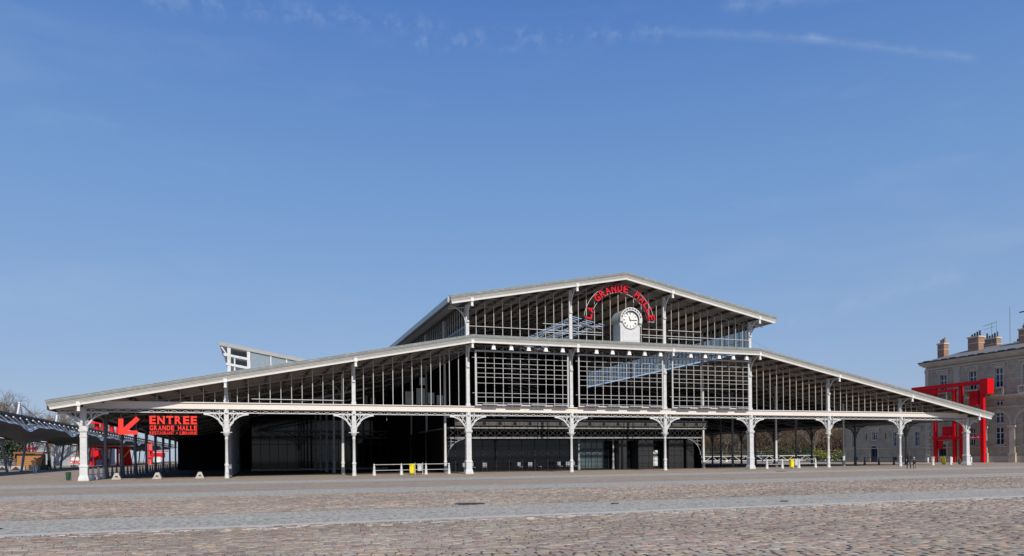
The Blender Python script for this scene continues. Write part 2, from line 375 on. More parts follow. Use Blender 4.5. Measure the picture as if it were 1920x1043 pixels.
def kids(o): return [c for c in bpy.data.objects if c.parent == o]
def dup(o, parent=None, loc=None, rotz=None, label=None, scale=None, tree=None):
    c = o.copy(); COL.objects.link(c); c.parent = parent
    if loc is not None: c.location = loc
    if rotz is not None: c.rotation_euler = (0, 0, rotz)
    if label: c['label'] = label
    if scale: c.scale = scale
    if tree is None: tree = {}
    if o.name not in KIDS: KIDS[o.name] = kids(o)
    for ch in KIDS[o.name]: dup(ch, c)
    return c
def inst(src, name, parent, loc, rotz=0, scale=None):    # one more piece sharing a mesh
    o = bpy.data.objects.new(name, src.data); COL.objects.link(o); o.parent = parent; o.location = loc; o.rotation_euler = (0, 0, rotz)
    if scale: o.scale = scale
    return o

# ------------------------------------------------------------------ ground
def gz(x, y):
    t = min(1, max(0, (-1.5-x)/6)); t = t*t*(3-2*t)
    return t*min(1.6, max(0, y)*.0062)
def sheet(name, xs, ys, m_, dz, kind='structure'):
    b = MB(); nx = len(xs)
    vs = [(x, y, gz(x, y)+dz) for y in ys for x in xs]
    fs = [(j*nx+i, j*nx+i+1, (j+1)*nx+i+1, (j+1)*nx+i) for j in range(len(ys)-1) for i in range(nx-1)]
    b.add(vs, fs); o = b.obj(name, m_); o['kind'] = kind
    return o
ground = sheet('ground', [-2500, -600, -150, -80, -40, -20, -12, -7.5, -6, -5, -4, -3, -2.2, -1.5, 0, 30, 60, 95, 140, 400, 2500],
               [-700, -100, -56, -40, -20, -5, 0, 10, 30, 60, 100, 150, 258, 600, 2500], GROUNDM, -.0075)
XS = [-160, -40, -20, 0, 20, 40, 60, 80, 100, 140, 200]
sheet('paved_path', XS, [-46.4, -44, -41.9], BANDM, -.003)
sheet('paved_path', XS, [-31.8, -29, -26.7], BANDM, -.003)
sheet('paved_path', XS, [-16.4, -13, -10.2], BANDM, -.003)
for y0 in (-41.9, -26.7): sheet('kerb_joint', XS, [y0, y0+.07], mat('dark_joint', (.05, .045, .04), .9), -.002)
sheet('kerb_strip', XS, [-46.4, -45.8], mat('smooth_granite_strip', (.50, .49, .44), .9, var=.06, spec=0), .0)
sheet('hall_floor', [.3, 30, 60, 89.6], [9.2, 40, 120, 200], mat('shade_toned_hall_floor', (.05, .048, .047), .7, var=.2, scale=.5), -.004)  # dark tone put into the floor to deepen the interior shade
sheet('lawn', [-60, -30, -22, -14.8], [70, 80, 92], GRASS, .01)
sheet('lawn', [119.5, 128, 150, 190], [46, 70, 100, 160], GRASS, .03)

def cobble_field(x0, x1, y0, y1, seed):
    r = np.random.default_rng(seed); rows = []
    y = y0
    while y < y1:
        d = r.uniform(.14, .185)
        n = int((x1-x0)/.12)
        w = r.uniform(.14, .26, n); xs = x0-r.uniform(0, .3)+np.cumsum(w)
        k = xs < x1
        rows.append(np.stack([xs[k]-w[k]/2, np.full(k.sum(), y+d/2), w[k]/2-.006, np.full(k.sum(), d/2-.006)], 1)); y += d
    q = np.concatenate(rows)
    # gentle wander of the rows
    q[:, 1] += .05*np.sin(q[:, 0]*.35+q[:, 1]*.2)+.015*np.sin(q[:, 0]*1.7)
    q[:, 1] = np.clip(q[:, 1], y0+q[:, 3], None)
    return q, r
RING = np.array([(-1, -1), (1, -1), (1, 1), (-1, 1)], float)
TF = [(8, 9, 10, 11)]+[(4+i, 4+(i+1) % 4, 8+(i+1) % 4, 8+i) for i in range(4)]+[(i, (i+1) % 4, 4+(i+1) % 4, 4+i) for i in range(4)]
def cobble_mesh(name, q, r, sand=None):
    N = len(q); V = np.zeros((N, 12, 3))
    jit = r.normal(0, .0035, (N, 4, 2))
    top = r.uniform(-.004, .009, N); tilt = r.normal(0, .004, (N, 4))
    for k, (ins, z) in enumerate(((0, -.06), (0, -.003), (.011, .0))):
        for c in range(4):
            V[:, k*4+c, 0] = q[:, 0]+RING[c, 0]*(q[:, 2]-ins)+jit[:, c, 0]
            V[:, k*4+c, 1] = q[:, 1]+RING[c, 1]*(q[:, 3]-ins)+jit[:, c, 1]
            V[:, k*4+c, 2] = (z if k == 0 else z+top+tilt[:, c])
    F = (np.array(TF)[None]+(np.arange(N)*12)[:, None, None]).reshape(-1, 4)
    me = bpy.data.meshes.new(name)
    me.vertices.add(N*12); me.vertices.foreach_set('co', V.reshape(-1).astype(np.float32))
    me.loops.add(F.size); me.loops.foreach_set('vertex_index', F.reshape(-1).astype(np.int32))
    me.polygons.add(len(F)); me.polygons.foreach_set('loop_start', np.arange(0, F.size, 4, dtype=np.int32)); me.polygons.foreach_set('loop_total', np.full(len(F), 4, np.int32))
    tone = tones(q, r)
    ca = me.color_attributes.new('tone', 'FLOAT_COLOR', 'CORNER')
    ca.data.foreach_set('color', np.repeat(tone, 36, 0).reshape(-1).astype(np.float32))
    me.materials.append(COBM); me.update(); me.validate()
    o = bpy.data.objects.new(name, me); COL.objects.link(o)
    return o
def tones(q, r):
    p = np.array(PAL)[r.integers(0, len(PAL), len(q))]; p = .76*p+.24*np.array(PAL).mean(0)
    g = p.mean(1, keepdims=True); big = .5+.5*np.sin(q[:, 0]*.21+2*np.sin(q[:, 1]*.5))
    p = p*(1+.10*(big-.5))[:, None]*r.uniform(.90, 1.10, (len(q), 1))
    return np.concatenate([p, np.ones((len(q), 1))], 1)
qa, ra = cobble_field(-6, 52, -61, -46.45, 3)
qb, rb = cobble_field(-8, 72, -41.85, -31.85, 4)
# nearest setts in view become objects of their own
cx, cy = 12.1536, -62.4393
dx, dy = qa[:, 0]-cx, qa[:, 1]-cy
dep = dx*fw.x+dy*fw.y; lat = dx*rt.x+dy*rt.y
py_ = 859.067+1368.455*1.379/np.maximum(dep, .1)-.0106*(1368.455*lat/np.maximum(dep, .1)); px_ = 960+1368.455*lat/np.maximum(dep, .1)
vis = (dep > 5) & (py_ < 1046) & (px_ > -8) & (px_ < 1928)
near = np.argsort(np.where(vis, dep, 1e9))[:295]
keep = np.ones(len(qa), bool); keep[near] = False
oa = cobble_mesh('cobbles', qa[keep], ra); ob = cobble_mesh('cobbles', qb, rb)
for o in (oa, ob): o['kind'] = 'stuff'; o.parent = ground
variants = []
rv = np.random.default_rng(9)
for i in range(6):
    me_o = cobble_mesh('cobble', np.array([[0, 0, 1, 1.]]), rv)
    me = me_o.data
    for k in range(12):   # unit stone, scaled per object; the ring inset is restored in proportion
        c = me.vertices[k].co; c.x = RING[k % 4, 0]*(1 if k < 8 else .80)+rv.normal(0, .05); c.y = RING[k % 4, 1]*(1 if k < 8 else .78)+rv.normal(0, .05)
    me.materials.clear(); me.materials.append(COBO)
    bpy.data.objects.remove(me_o); variants.append(me)
tn = tones(qa[near], rv)
for i, k in enumerate(near):
    o = bpy.data.objects.new('cobble', variants[i % 6]); COL.objects.link(o); o.parent = ground
    x, y, w, d = qa[k]; o.location = (x, y, 0); o.scale = (w, d, 1); o.color = tuple(tn[i])
# pale sanded joints along the edge of the near path
sb = MB(); rr = random.Random(5)
for i in range(420):
    x = rr.uniform(-2, 46); y = -46.45-abs(rr.gauss(0, .35)); l_ = rr.uniform(.10, .28)
    if rr.random() < .55: sb.box(x, x+l_, y-.012, y+.012, -.012, .010)
    else: sb.box(x-.012, x+.012, y, y+.17, -.012, .011)
o = sb.obj('joint_sand', mat('pale_joint_sand', (.52, .48, .42), .9, var=.1)); o['kind'] = 'stuff'; o.parent = ground

# ------------------------------------------------------------------ the hall
B, D, LEN, YO = 10.0, 8.31, 200.0, -1.62
SL = .1945
def zf(x):                               # underside of the lower fascia
    return 11.42-SL*max(0, 30-x, x-60)
def zu(x): return 17.95-.194*abs(x-45)
hall = thing('market_hall', 'long white iron market hall with stepped low gables and open arcaded front', 'market hall', (0, 0, 0))

def column_mesh(square):
    b = MB()
    if square:
        b.lathe([(.36, 0), (.36, .1), (.30, .36), (.265, .42), (.265, 1.0), (.30, 1.04), (.30, 1.14), (.235, 1.22), (.225, 3.25), (.25, 3.30), (.25, 3.38), (.225, 3.42), (.225, 3.62), (.31, 3.74), (.31, 3.80)], 4)
    else:
        b.lathe([(.20, 0), (.20, .08), (.185, .12), (.15, .42), (.165, .46), (.165, .5), (.145, .54), (.14, .96), (.175, 1.0), (.175, 1.12), (.13, 1.18), (.122, 1.22), (.112, 3.08), (.14, 3.12), (.14, 3.2), (.115, 3.24), (.12, 3.34)], 14)
    return b
def capital_mesh(square):
    b = MB()
    if square:
        b.lathe([(.31, 3.80), (.31, 3.87), (.24, 3.92), (.24, 4.02)], 4)
        b.box(-.20, .20, -.17, .17, 4.02, 5.46)
        for sx in (-.12, .12): b.box(sx-.025, sx+.025, -.195, -.17, 4.05, 5.40)
    else:
        b.lathe([(.12, 3.34), (.20, 3.44), (.26, 3.58), (.28, 3.64), (.17, 3.66)], 12)
        b.bar((-.42, 0, 3.67), (.42, 0, 3.67), .05)
        b.box(-.17, .17, -.15, .15, 3.66, 5.46)
        for sx in (-.1, .1): b.box(sx-.022, sx+.022, -.175, -.15, 3.72, 5.40)
        for z in (3.95, 4.5, 5.1): b.box(-.055, .055, -.185, -.15, z, z+.11)
    b.box(-.10, .10, -.30, -.17, 5.18, 5.50)
    return b
def bracket_mesh(s, top=5.2, reach=1.67, z0=3.66, x0=.17):
    b = MB(); N = 10
    P = [(s*(reach-(reach-x0)*math.cos(t*PI/2/N)), 0, z0+(top-.1-z0)*math.sin(t*PI/2/N)) for t in range(N+1)]
    b.path(P, .10, .10)
    b.bar((s*x0, 0, top-.04), (s*reach, 0, top-.04), .09)
    for t0, xx in ((3, x0), (5, x0+.25), (7, x0+.62)):
        p = P[t0]
        k = min((top-.05-p[2]), 2)
        b.bar(p, (p[0]-s*k*.62 if p[0]*s-k*.62 > x0 else s*x0, 0, p[2]+min(k, (p[0]*s-x0)/.62)), .05)
    for a, z in ((.55, 4.2), (.9, 4.55)):
        b.bar((s*x0, 0, z), (s*(x0+(top-z)*.72), 0, top-.06), .05)
    b.bar((s*.52, -.12, 4.45), (s*.52, -.12, 5.45), .045); b.bar((s*.52, -.12, 4.45), (s*.1, -.12, 3.95), .045)
    return b
def upper_post(x, z1):
    b = MB(); b.box(-.15, .15, -.13, .13, 6.03, z1)
    b.box(-.19, .19, -.17, .17, 6.03, 6.25)
    for z in np.arange(6.6, z1-.3, .55): b.box(-.03, .03, -.15, -.13, z, z+.1)
    return b
def eave_bracket(zb, h=1.5):
    b = MB(); N = 8
    P = [(0, -.13-1.35*(1-math.cos(t*PI/2/N)), zb-h+(h-.12)*math.sin(t*PI/2/N)) for t in range(N+1)]
    b.path(P, .09, .07)
    b.bar((0, -.13, zb-.08), (0, -1.5, zb-.08), .06)
    b.bar((0, -.13, zb-.8), (0, P[5][1], P[5][2]), .05)
    b.box(-.12, .12, -.26, .02, zb-h-.12, zb-h+.04)
    return b
def fascia_cap(zb):
    b = MB(); b.box(-.13, .13, -1.80, -1.60, zb-.06, zb+.24); b.box(-.09, .09, -1.72, -1.56, zb-.36, zb-.08); b.box(-.11, .11, -1.74, -1.54, zb-.44, zb-.36)
    return b
protos = {}
for sq in (False, True):
    c = column_mesh(sq).obj('column', WHITE, hall, smooth=not sq); capital_mesh(sq).obj('capital', WHITE, c, smooth=not sq)
    for s in (-1, 1): bracket_mesh(s, x0=.2 if sq else .17).obj('bracket', WHITE, c)
    protos[sq] = c
KIDS.clear()
for c in protos.values(): KIDS[c.name] = kids(c)
used = set()
for i in range(10):
    sq = i in (0, 3, 6, 9)
    if sq not in used: c = protos[sq]; used.add(sq); c.location = (B*i, 0, 0)
    else: c = dup(protos[sq], hall, (B*i, 0, 0))
    z1 = zf(B*i)+.05 if 1 <= i <= 8 else 5.55
    if 1 <= i <= 8: upper_post(0, z1).obj('upper_post', WHITE, c)
    hgt = {0: 0, 9: 0, 1: 1.0, 8: 1.3, 2: 1.5, 7: 1.6}.get(i, 1.9)
    if hgt: eave_bracket(zf(B*i)+.05, hgt).obj('eave_bracket', WHITE, c)
    fascia_cap(zf(B*i)).obj('fascia_cap', TRIM, c)
    if 3 <= i <= 6:
        b = MB(); b.box(-.15, .15, -.13, .13, 12.05, zu(B*i)); b.box(-.19, .19, -.17, .17, 12.05, 12.3)
        for z in np.arange(12.6, zu(B*i)-.3, .55): b.box(-.03, .03, -.15, -.13, z, z+.1)
        b.obj('gable_post', WHITE, c)
        eave_bracket(zu(B*i)+.05, 1.5 if i in (3, 6) else 2.1).obj('eave_bracket', WHITE, c)
        fascia_cap(zu(B*i)).obj('fascia_cap', TRIM, c)
        if i in (3, 6):
            s = -1 if i == 3 else 1; b = MB(); z0 = zu(B*i)
            P = [(s*(.13+1.5*(1-math.cos(t*PI/16))), 0, z0-1.75+1.55*math.sin(t*PI/16)) for t in range(9)]
            b.path(P, .08, .07); b.bar((s*.13, 0, z0-.25), (s*1.7, 0, z0-.45), .06); b.bar((s*.13, 0, z0-.9), P[5], .05); b.bar((s*.13, 0, z0-.3), P[3], .05)
            b.obj('side_bracket', WHITE, c)
# eave brackets of the low outer sides
for i, s in ((0, -1), (9, 1)):
    pass

# rows of columns inside: slender tall shafts
def inner_column(h, m_):
    b = MB(); b.lathe([(.21, 0), (.21, .08), (.16, .42), (.17, .5), (.15, .54), (.145, .96), (.18, 1.0), (.18, 1.12), (.135, 1.2), (.12, 3.4), (.115, h)], 10)
    return b.obj('column', m_, hall, smooth=True)
ic = {}
def place_inner(x, k, m_=IRON):
    h = round(zf(x)+.1 if x != 30 and x != 60 else zu(x)-2.6, 2)
    key = (h, m_.name)
    if key not in ic:
        ic[key] = inner_column(h, m_); ic[key].location = (x, D*k, 0)
    else: inst(ic[key], 'column', hall, (x, D*k, 0))
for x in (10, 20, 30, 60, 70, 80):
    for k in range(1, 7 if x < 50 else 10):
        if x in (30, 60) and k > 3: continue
        place_inner(x, k, (WHITE if x > 10 else IRON) if k == 1 else (IRON if x > 10 else SIDE))  # deeper rows get darker copies of the white paint: shade put into colour
# side rows with arcade brackets turned along the side
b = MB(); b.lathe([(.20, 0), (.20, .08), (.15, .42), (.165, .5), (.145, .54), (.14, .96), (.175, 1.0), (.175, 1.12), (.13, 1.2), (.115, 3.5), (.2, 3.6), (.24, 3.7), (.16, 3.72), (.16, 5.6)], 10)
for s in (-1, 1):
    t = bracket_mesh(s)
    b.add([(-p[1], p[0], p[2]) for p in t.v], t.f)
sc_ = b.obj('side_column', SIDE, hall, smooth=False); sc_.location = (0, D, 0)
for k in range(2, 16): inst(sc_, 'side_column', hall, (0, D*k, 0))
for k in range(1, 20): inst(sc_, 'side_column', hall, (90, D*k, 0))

# lattice girders
def lattice(b, p0, p1, drop, n, w=.05, chord=.08, posts=True, y=0):
    p0, p1 = Vector(p0), Vector(p1); dz = Vector((0, 0, -drop))
    b.bar(p0, p1, chord); b.bar(p0+dz, p1+dz, chord)
    for i in range(n):
        a, c = p0.lerp(p1, i/n), p0.lerp(p1, (i+1)/n)
        b.bar(a, c+dz, w); b.bar(a+dz+Vector((0, .012, 0)), c+Vector((0, .012, 0)), w)
        if posts: b.bar(a, a+dz, w)
    return b
proto = lattice(MB(), (.16, 0, 5.49), (9.84, 0, 5.49), .28, 12, .03, .05).obj('lattice_girder', WHITE, hall)
bb = MB(); bb.box(0, 10, -.20, -.06, 5.56, 5.96); bb.box(0, 10, -.32, -.04, 5.96, 6.03); bb.box(0, 10, -.24, -.05, 5.50, 5.56)
for x in np.arange(.42, 10, .833): bb.box(x-.012, x+.012, -.214, -.20, 5.76, 5.80)
pb = bb.obj('beam_board', CREAM, hall)
for i in range(1, 9):
    inst(proto, 'lattice_girder', hall, (B*i, 0, 0)); inst(pb, 'beam_board', hall, (B*i, 0, 0))
# side girders over the outer column rows
sg = MB()
lattice(sg, (0, .16, 5.58), (0, D-.16, 5.58), .36, 10, .05, .09); sg.box(-.06, .06, 0, D, 5.62, 6.0)
sgo = sg.obj('side_girder', SIDE, hall)
for k in range(1, 20): inst(sgo, 'side_girder', hall, (90, D*k, 0))
inst(sgo, 'side_girder', hall, (90, 0, 0))
for k in range(1, 16): inst(sgo, 'side_girder', hall, (0, D*k, 0))

# mullions
mm = MB(); mm.box(-.022, .022, -.03, .03, 0, 1)
mp_ = mm.obj('mullion', MULL, hall); first = [True]
def mullion(x, z0, z1, y=0, w=1):
    if z1-z0 < .12: return
    if first[0]: mp_.location = (x, y, z0); mp_.scale = (w, w, z1-z0); first[0] = False
    else: inst(mp_, 'mullion', hall, (x, y, z0), 0, (w, w, z1-z0))
for i in range(9):
    for j in range(1, 12):
        x = B*i+j*B/12
        mullion(x, 6.03, zf(x)+(.0 if j % 2 == 0 else -.5), 0, 1 if j % 2 else 1.15)
        if 3 <= i <= 5: mullion(x, 12.1, zu(x)-(.0 if j % 2 == 0 else .5), 0, 1 if j % 2 else 1.15)
# lattice under the raking fascia, bay by bay
for i in range(9):
    for (f, rng) in ((zf, True), (zu, 3 <= i <= 5)):
        if not rng: continue
        x0, x1 = B*i+.15, B*(i+1)-.15
        if i == 0 and f is zf: x0 = 4.5
        if i == 8 and f is zf: x1 = 85.5
        segs = [(x0, x1)] if not (f is zu and i == 4) else [(x0, 45), (45, x1)]
        b = MB()
        for a, c in segs: lattice(b, (a, .0, f(a)+.06), (c, .0, f(c)+.06), .54, max(4, int((c-a)/.8333)), .045, .07)
        b.obj('rake_lattice', TRUSS, hall)

# fascia runs
def run(name, x0, x1, f, sec, m_, k0=0, k1=0, parent=None):
    b = MB(); n = len(sec)
    vs = [(x0+k0*dz, y, f(x0)+dz) for y, dz in sec]+[(x1+k1*dz, y, f(x1)+dz) for y, dz in sec]
    b.add(vs, [(i, (i+1) % n, n+(i+1) % n, n+i) for i in range(n)]+[tuple(range(n)), tuple(range(n, 2*n))])
    return b.obj(name, m_, parent or hall)
def fascia(x0, x1, f, k0=0, k1=0):
    run('fascia_trim', x0, x1, f, [(-1.72, 0), (-1.56, 0), (-1.56, .13), (-1.74, .13)], TRIM, k0, k1)
    for j in range(3):
        z = .15+j*.088
        run('fascia_board', x0, x1, f, [(-1.685-.02*j, z), (-1.56, z), (-1.56, z+.066), (-1.715-.02*j, z+.066)], BOARD, k0, k1)
    run('gutter', x0, x1, f, [(-1.78, .415), (-1.56, .415), (-1.56, .60), (-1.88, .60), (-1.90, .57)], ZINC, k0, k1)
    run('roof_edge', x0, x1, f, [(-1.82, .64), (-1.50, .64), (-1.50, .70), (-1.84, .69)], ZINC, k0, k1)
fascia(-1.8, 30, zf, -.5, 0); fascia(30, 60, zf); fascia(60, 91.8, zf, 0, .5)
fascia(28.2, 45, zu, -.3, 0); fascia(45, 61.8, zu, 0, .3)

# roofs, soffit boards and purlins
def slope(name, x0, x1, f, y0, y1, m_, lo=.33, hi=.60):
    b = MB(); b.add([(x0, y0, f(x0)+lo), (x1, y0, f(x1)+lo), (x1, y1, f(x1)+lo), (x0, y1, f(x0)+lo), (x0, y0, f(x0)+hi), (x1, y0, f(x1)+hi), (x1, y1, f(x1)+hi), (x0, y1, f(x0)+hi)],
                    [(3, 2, 1, 0), (4, 5, 6, 7), (0, 1, 5, 4), (1, 2, 6, 5), (2, 3, 7, 6), (3, 0, 4, 7)]); return b.obj(name, m_, hall)
slope('roof_slope', -2.05, 29.95, zf, -1.545, LEN, ZINC); slope('roof_slope', 60.05, 92.05, zf, -1.545, LEN, ZINC)
slope('roof_slope', 29.97, 60.03, zf, -1.55, .5, ZINC)
slope('roof_slope', 28.0, 45, zu, -1.545, LEN, ZINC)
# the right nave slope has a long skylight (x 46.5-51.5, y 14-40)
slope('roof_slope', 45, 46.4, zu, -1.545, LEN, ZINC); slope('roof_slope', 51.6, 62.0, zu, -1.545, LEN, ZINC)
slope('roof_slope', 46.4, 51.6, zu, -1.545, 15, ZINC); slope('roof_slope', 46.4, 51.6, zu, 38, LEN, ZINC)
b = MB()
for y in np.arange(15.4, 38, .8): b.add(*[([(46.4, y, zu(46.4)+.45), (51.6, y, zu(51.6)+.45), (51.6, y+.4, zu(51.6)+.45), (46.4, y+.4, zu(46.4)+.45), (46.4, y, zu(46.4)+.5), (51.6, y, zu(51.6)+.5), (51.6, y+.4, zu(51.6)+.5), (46.4, y+.4, zu(46.4)+.5)],
                    [(3, 2, 1, 0), (4, 5, 6, 7), (0, 1, 5, 4), (1, 2, 6, 5), (2, 3, 7, 6), (3, 0, 4, 7)])][0])
b.obj('skylight_bars', TRUSS, hall, kind='stuff')
def strips(x0, x1, f, gap=None):
    n = round((x1-x0)/1.6667)
    for i in range(n):
        a, c = x0+(x1-x0)*i/n, x0+(x1-x0)*(i+1)/n
        for (ya, yb) in ([(-1.54, 15), (38, LEN)] if gap and a > 46 and c < 52 else [(-1.54, LEN)]):
            slope('soffit_board', a+.02, c-.02, f, ya, yb, SOFFIT, .285, .325)
        m2 = MB(); m2.box(a-.06, a+.06, -1.5, LEN-1, f(a)+.02, f(a)+.28); m2.obj('purlin', PURLIN, hall)
strips(-2.0, 29.9, zf); strips(60.1, 92.0, zf); strips(28.1, 45, zu); strips(45, 61.9, zu, True)
b = MB(); b.box(29.95, 60.05, -1.5, .2, 11.70, 11.745); b.obj('soffit_board', SOFFIT, hall)
# pent roof between the two storeys
run('pent_roof', 30, 60, zf, [(-1.5, .69), (.3, .74), (.3, .80), (-1.5, .70)], ZINC)
# side eaves
for x, s in ((-2.05, -1), (92.05, 1)):
    b = MB(); b.box(x-.02 if s < 0 else x-.10, x+.10 if s < 0 else x+.02, -1.5, LEN, zf(x)+.22, zf(x)+.62); b.obj('side_eave', BOARD, hall)
for x, s in ((28.0, -1), (62.0, 1)):
    b = MB(); b.box(min(x, x+s*.14), max(x, x+s*.14), -1.5, LEN, zu(x)+.18, zu(x)+.64); b.obj('side_eave', ZINC, hall)
# low side bracket at the two outer corners
for x, s in ((0, -1), (90, 1)):
    b = MB()
    P = [(x+s*(.2+1.5*(1-math.cos(t*PI/16))), 0, 3.95+1.15*math.sin(t*PI/16)) for t in range(9)]
    b.path(P, .08, .07); b.bar((x+s*.2, 0, 5.2), (x+s*1.75, 0, 5.15), .07); b.bar((x+s*.2, 0, 4.8), P[5], .05); b.bar((x+s*.2, 0, 5.1), P[3], .05)
    lattice(b, (x, 0, 5.55), (x+s*1.8, 0, 5.30), .3, 2, .045, .07)
    b.obj('side_bracket', WHITE, hall)
# rafters across the hall on every column line
for k in range(1, 11):
    for (x0, x1, f) in ((0, 30, zf), (60, 90, zf), (30, 45, zu), (45, 60, zu)):
        b = MB(); y = D*k
        lattice(b, (x0, y, f(x0)+.02), (x1, y, f(x1)+.02), .62, int((x1-x0)/1.0), .05, .09)
        for xx in ((10, 20) if x0 == 0 else ((70, 80) if x0 == 60 else ())):
            for s in (-1, 1):
                P = [(xx+s*(.12+1.6*(1-math.cos(t*PI/12))), y, f(xx)-2.3+1.7*math.sin(t*PI/12)+s*SL*(1 if x0 == 0 else -1)*1.6*(1-math.cos(t*PI/12))) for t in range(7)]
                b.path(P, .08)
        b.obj('rafter_truss', TRUSS, hall)
# clerestory walls of the nave, with deep girders under them
for x in (30, 60):
    b = MB(); lattice(b, (x, .3, 11.7), (x, 91, 11.7), .8, 70, .06, .1); b.obj('clerestory_girder', TRUSS, hall)
    for k in range(12):
        for j in range(1, 10):
            mullion(x, 12.15, zu(x)+.2, D*k+D*j/10, 1.5)
        b = MB(); b.box(x-.12, x+.12, D*(k+1)-.12, D*(k+1)+.12, 11.0, zu(x)+.2); b.obj('clerestory_post', WHITE, hall)
        b = MB(); b.box(x-.008, x+.008, D*k+.14, D*(k+1)-.14, 12.15, zu(x)+.15); b.obj('glass_pane', CGLASS, hall)
    b = MB(); b.bar((x, .2, 13.2), (x, 99, 13.2), .05); b.obj('clerestory_rail', MULL, hall)
# horizontal rails across the upper gable
def rails(name, segs, y, r, m_=WHITE):
    for x0, x1, z in segs:
        b = MB(); b.bar((x0, y, z), (x1, y, z), r, n=6); b.obj(name, m_, hall, smooth=True)
rails('gable_rail', [(30.1, 43.2, 13.15), (46.7, 59.9, 13.15), (37.2, 41.0, 13.72), (37.2, 41.0, 12.92), (41.0, 43.2, 13.72), (41.0, 43.2, 12.92), (47.6, 50.0, 13.72), (47.6, 50, 12.92), (50.4, 54.2, 13.72), (50.4, 54.2, 12.92)], -.12, .055)
rails('facade_rail', [(11.9, 19.2, 6.35)], -.14, .06)
# the three banner frames before the middle bays
for i in (3, 4, 5):
    x0, x1 = B*i+.53, B*(i+1)-.45
    b = MB(); y = -.5
    b.box(x0, x1, y-.05, y+.05, 10.86, 10.98); b.box(x0, x1, y-.05, y+.05, 6.06, 6.18)
    b.box(x0, x0+.13, y-.045, y+.045, 6.18, 10.86); b.box(x1-.13, x1, y-.045, y+.045, 6.18, 10.86)
    for q in (.6, 2.9, 5.2, 7.4):
        b.box(x0+q, x0+q+1.4, y-.35, y-.05, 6.14, 6.2)
    fr = b.obj('banner_frame', MULL, hall)
    for z in (10.32, 9.83, 9.42, 8.94, 8.59, 8.06, 7.18, 6.83, 6.32):
        t = MB(); t.bar((x0-.25 if z in (10.32, 7.18) else x0+.13, y, z), (x1-.02, y, z), .043, n=6); t.obj('tube', MULL, fr, smooth=True)

# ---------- inside: mezzanine box in the nave
b = MB(); lattice(b, (30.3, D, 4.36), (59.7, D, 4.36), .82, 30, .06, .10); b.obj('mezzanine_girder', DFRAME, hall)
b = MB(); b.box(30.2, 59.9, D-.12, D+.12, 3.38, 3.50); b.obj('mezzanine_flange', IRON, hall)
b = MB(); b.box(30.2, 60.3, D-.25, D+14, 4.40, 4.52); b.obj('mezzanine_floor', IRON, hall)
pr = MB(); pr.box(0, 2.36, D-.22, D-.18, 4.66, 5.26)
pan = pr.obj('balustrade_panel', BROWNRAIL, hall); pan.location = (31.0, 0, 0)
rl = MB()
for z in (4.78, 5.02): rl.box(0, 2.36, D-.245, D-.22, z-.012, z+.012)
rl.box(-.06, 2.42, D-.24, D-.16, 5.26, 5.32); rl.box(-.06, -.02, D-.23, D-.17, 4.52, 5.26); rl.box(2.38, 2.42, D-.23, D-.17, 4.52, 5.26)
rlo = rl.obj('balustrade_rail', IRON, hall); rlo.location = (31.0, 0, 0)
for i in range(1, 12):
    inst(pan, 'balustrade_panel', hall, (31.0+2.45*i, 0, 0)); inst(rlo, 'balustrade_rail', hall, (31.0+2.45*i, 0, 0))
for s, x in ((1, 30.2), (-1, 59.6)):
    b = MB(); P = [(x+s*2.2*(1-math.cos(t*PI/16)), D, 1.5+1.9*math.sin(t*PI/16)) for t in range(9)]
    b.path(P, .07); b.bar((x, D, 3.1), P[5], .05); b.bar((x, D, 2.6), P[4], .05); b.bar((x+s*.3, D, 3.4), P[6], .05); b.bar((x+s*.4, D, 3.35), P[3], .05)
    b.obj('mezzanine_bracket', IRON, hall)
def glass_wall(x0, x1, y, z0, z1, step, rows, name='glass_pane'):
    n = max(1, round((x1-x0)/step)); w = (x1-x0)/n; zs = [z0]+[z0+(z1-z0)*r for r in rows]+[z1]
    b = MB(); b.box(w*0+.03, w-.03, -.01, .01, 0, 1); p = b.obj(name, DGLASS, hall); fst = True
    f = MB()
    for i in range(n+1): f.box(x0+w*i-.035, x0+w*i+.035, y-.06, y+.06, z0, z1)
    for z in zs: f.box(x0, x1, y-.05, y+.05, z-.04, z+.04)
    f.obj('glazing_frame', DFRAME, hall)
    for i in range(n):
        for za, zb_ in zip(zs[:-1], zs[1:]):
            if fst: p.location = (x0+w*i, y, za+.04); p.scale = (1, 1, zb_-za-.08); fst = False
            else: inst(p, name, hall, (x0+w*i, y, za+.04), 0, (1, 1, zb_-za-.08))
def solid(name, x0, x1, y0, y1, z0, z1, m_):
    b = MB(); b.box(x0, x1, y0, y1, z0, z1); return b.obj(name, m_, hall)
glass_wall(30.4, 60.0, 11.5, 0, 3.36, 1.48, (.8,))
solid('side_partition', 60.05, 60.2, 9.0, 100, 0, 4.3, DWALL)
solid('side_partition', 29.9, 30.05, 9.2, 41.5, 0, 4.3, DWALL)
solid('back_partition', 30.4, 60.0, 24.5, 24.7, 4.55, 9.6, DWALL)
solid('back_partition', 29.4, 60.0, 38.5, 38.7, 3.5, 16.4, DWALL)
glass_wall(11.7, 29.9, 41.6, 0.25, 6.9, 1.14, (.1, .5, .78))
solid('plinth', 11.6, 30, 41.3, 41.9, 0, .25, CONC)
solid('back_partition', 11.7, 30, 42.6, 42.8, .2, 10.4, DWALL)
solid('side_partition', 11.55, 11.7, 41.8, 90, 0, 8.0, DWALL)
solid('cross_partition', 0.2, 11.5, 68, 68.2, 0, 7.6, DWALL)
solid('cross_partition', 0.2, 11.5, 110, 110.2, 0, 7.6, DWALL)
for x, w, z0, z1 in ((29.15, 1.0, 8.0, 9.5), (30.5, 1.05, 8.0, 9.9), (31.9, .8, 8.05, 9.4), (33.0, .8, 8.0, 9.1), (30.9, .9, 10.3, 11.2)):
    solid('ceiling_screen', x, x+w, 24.2, 24.26, z0, z1, PANEL)
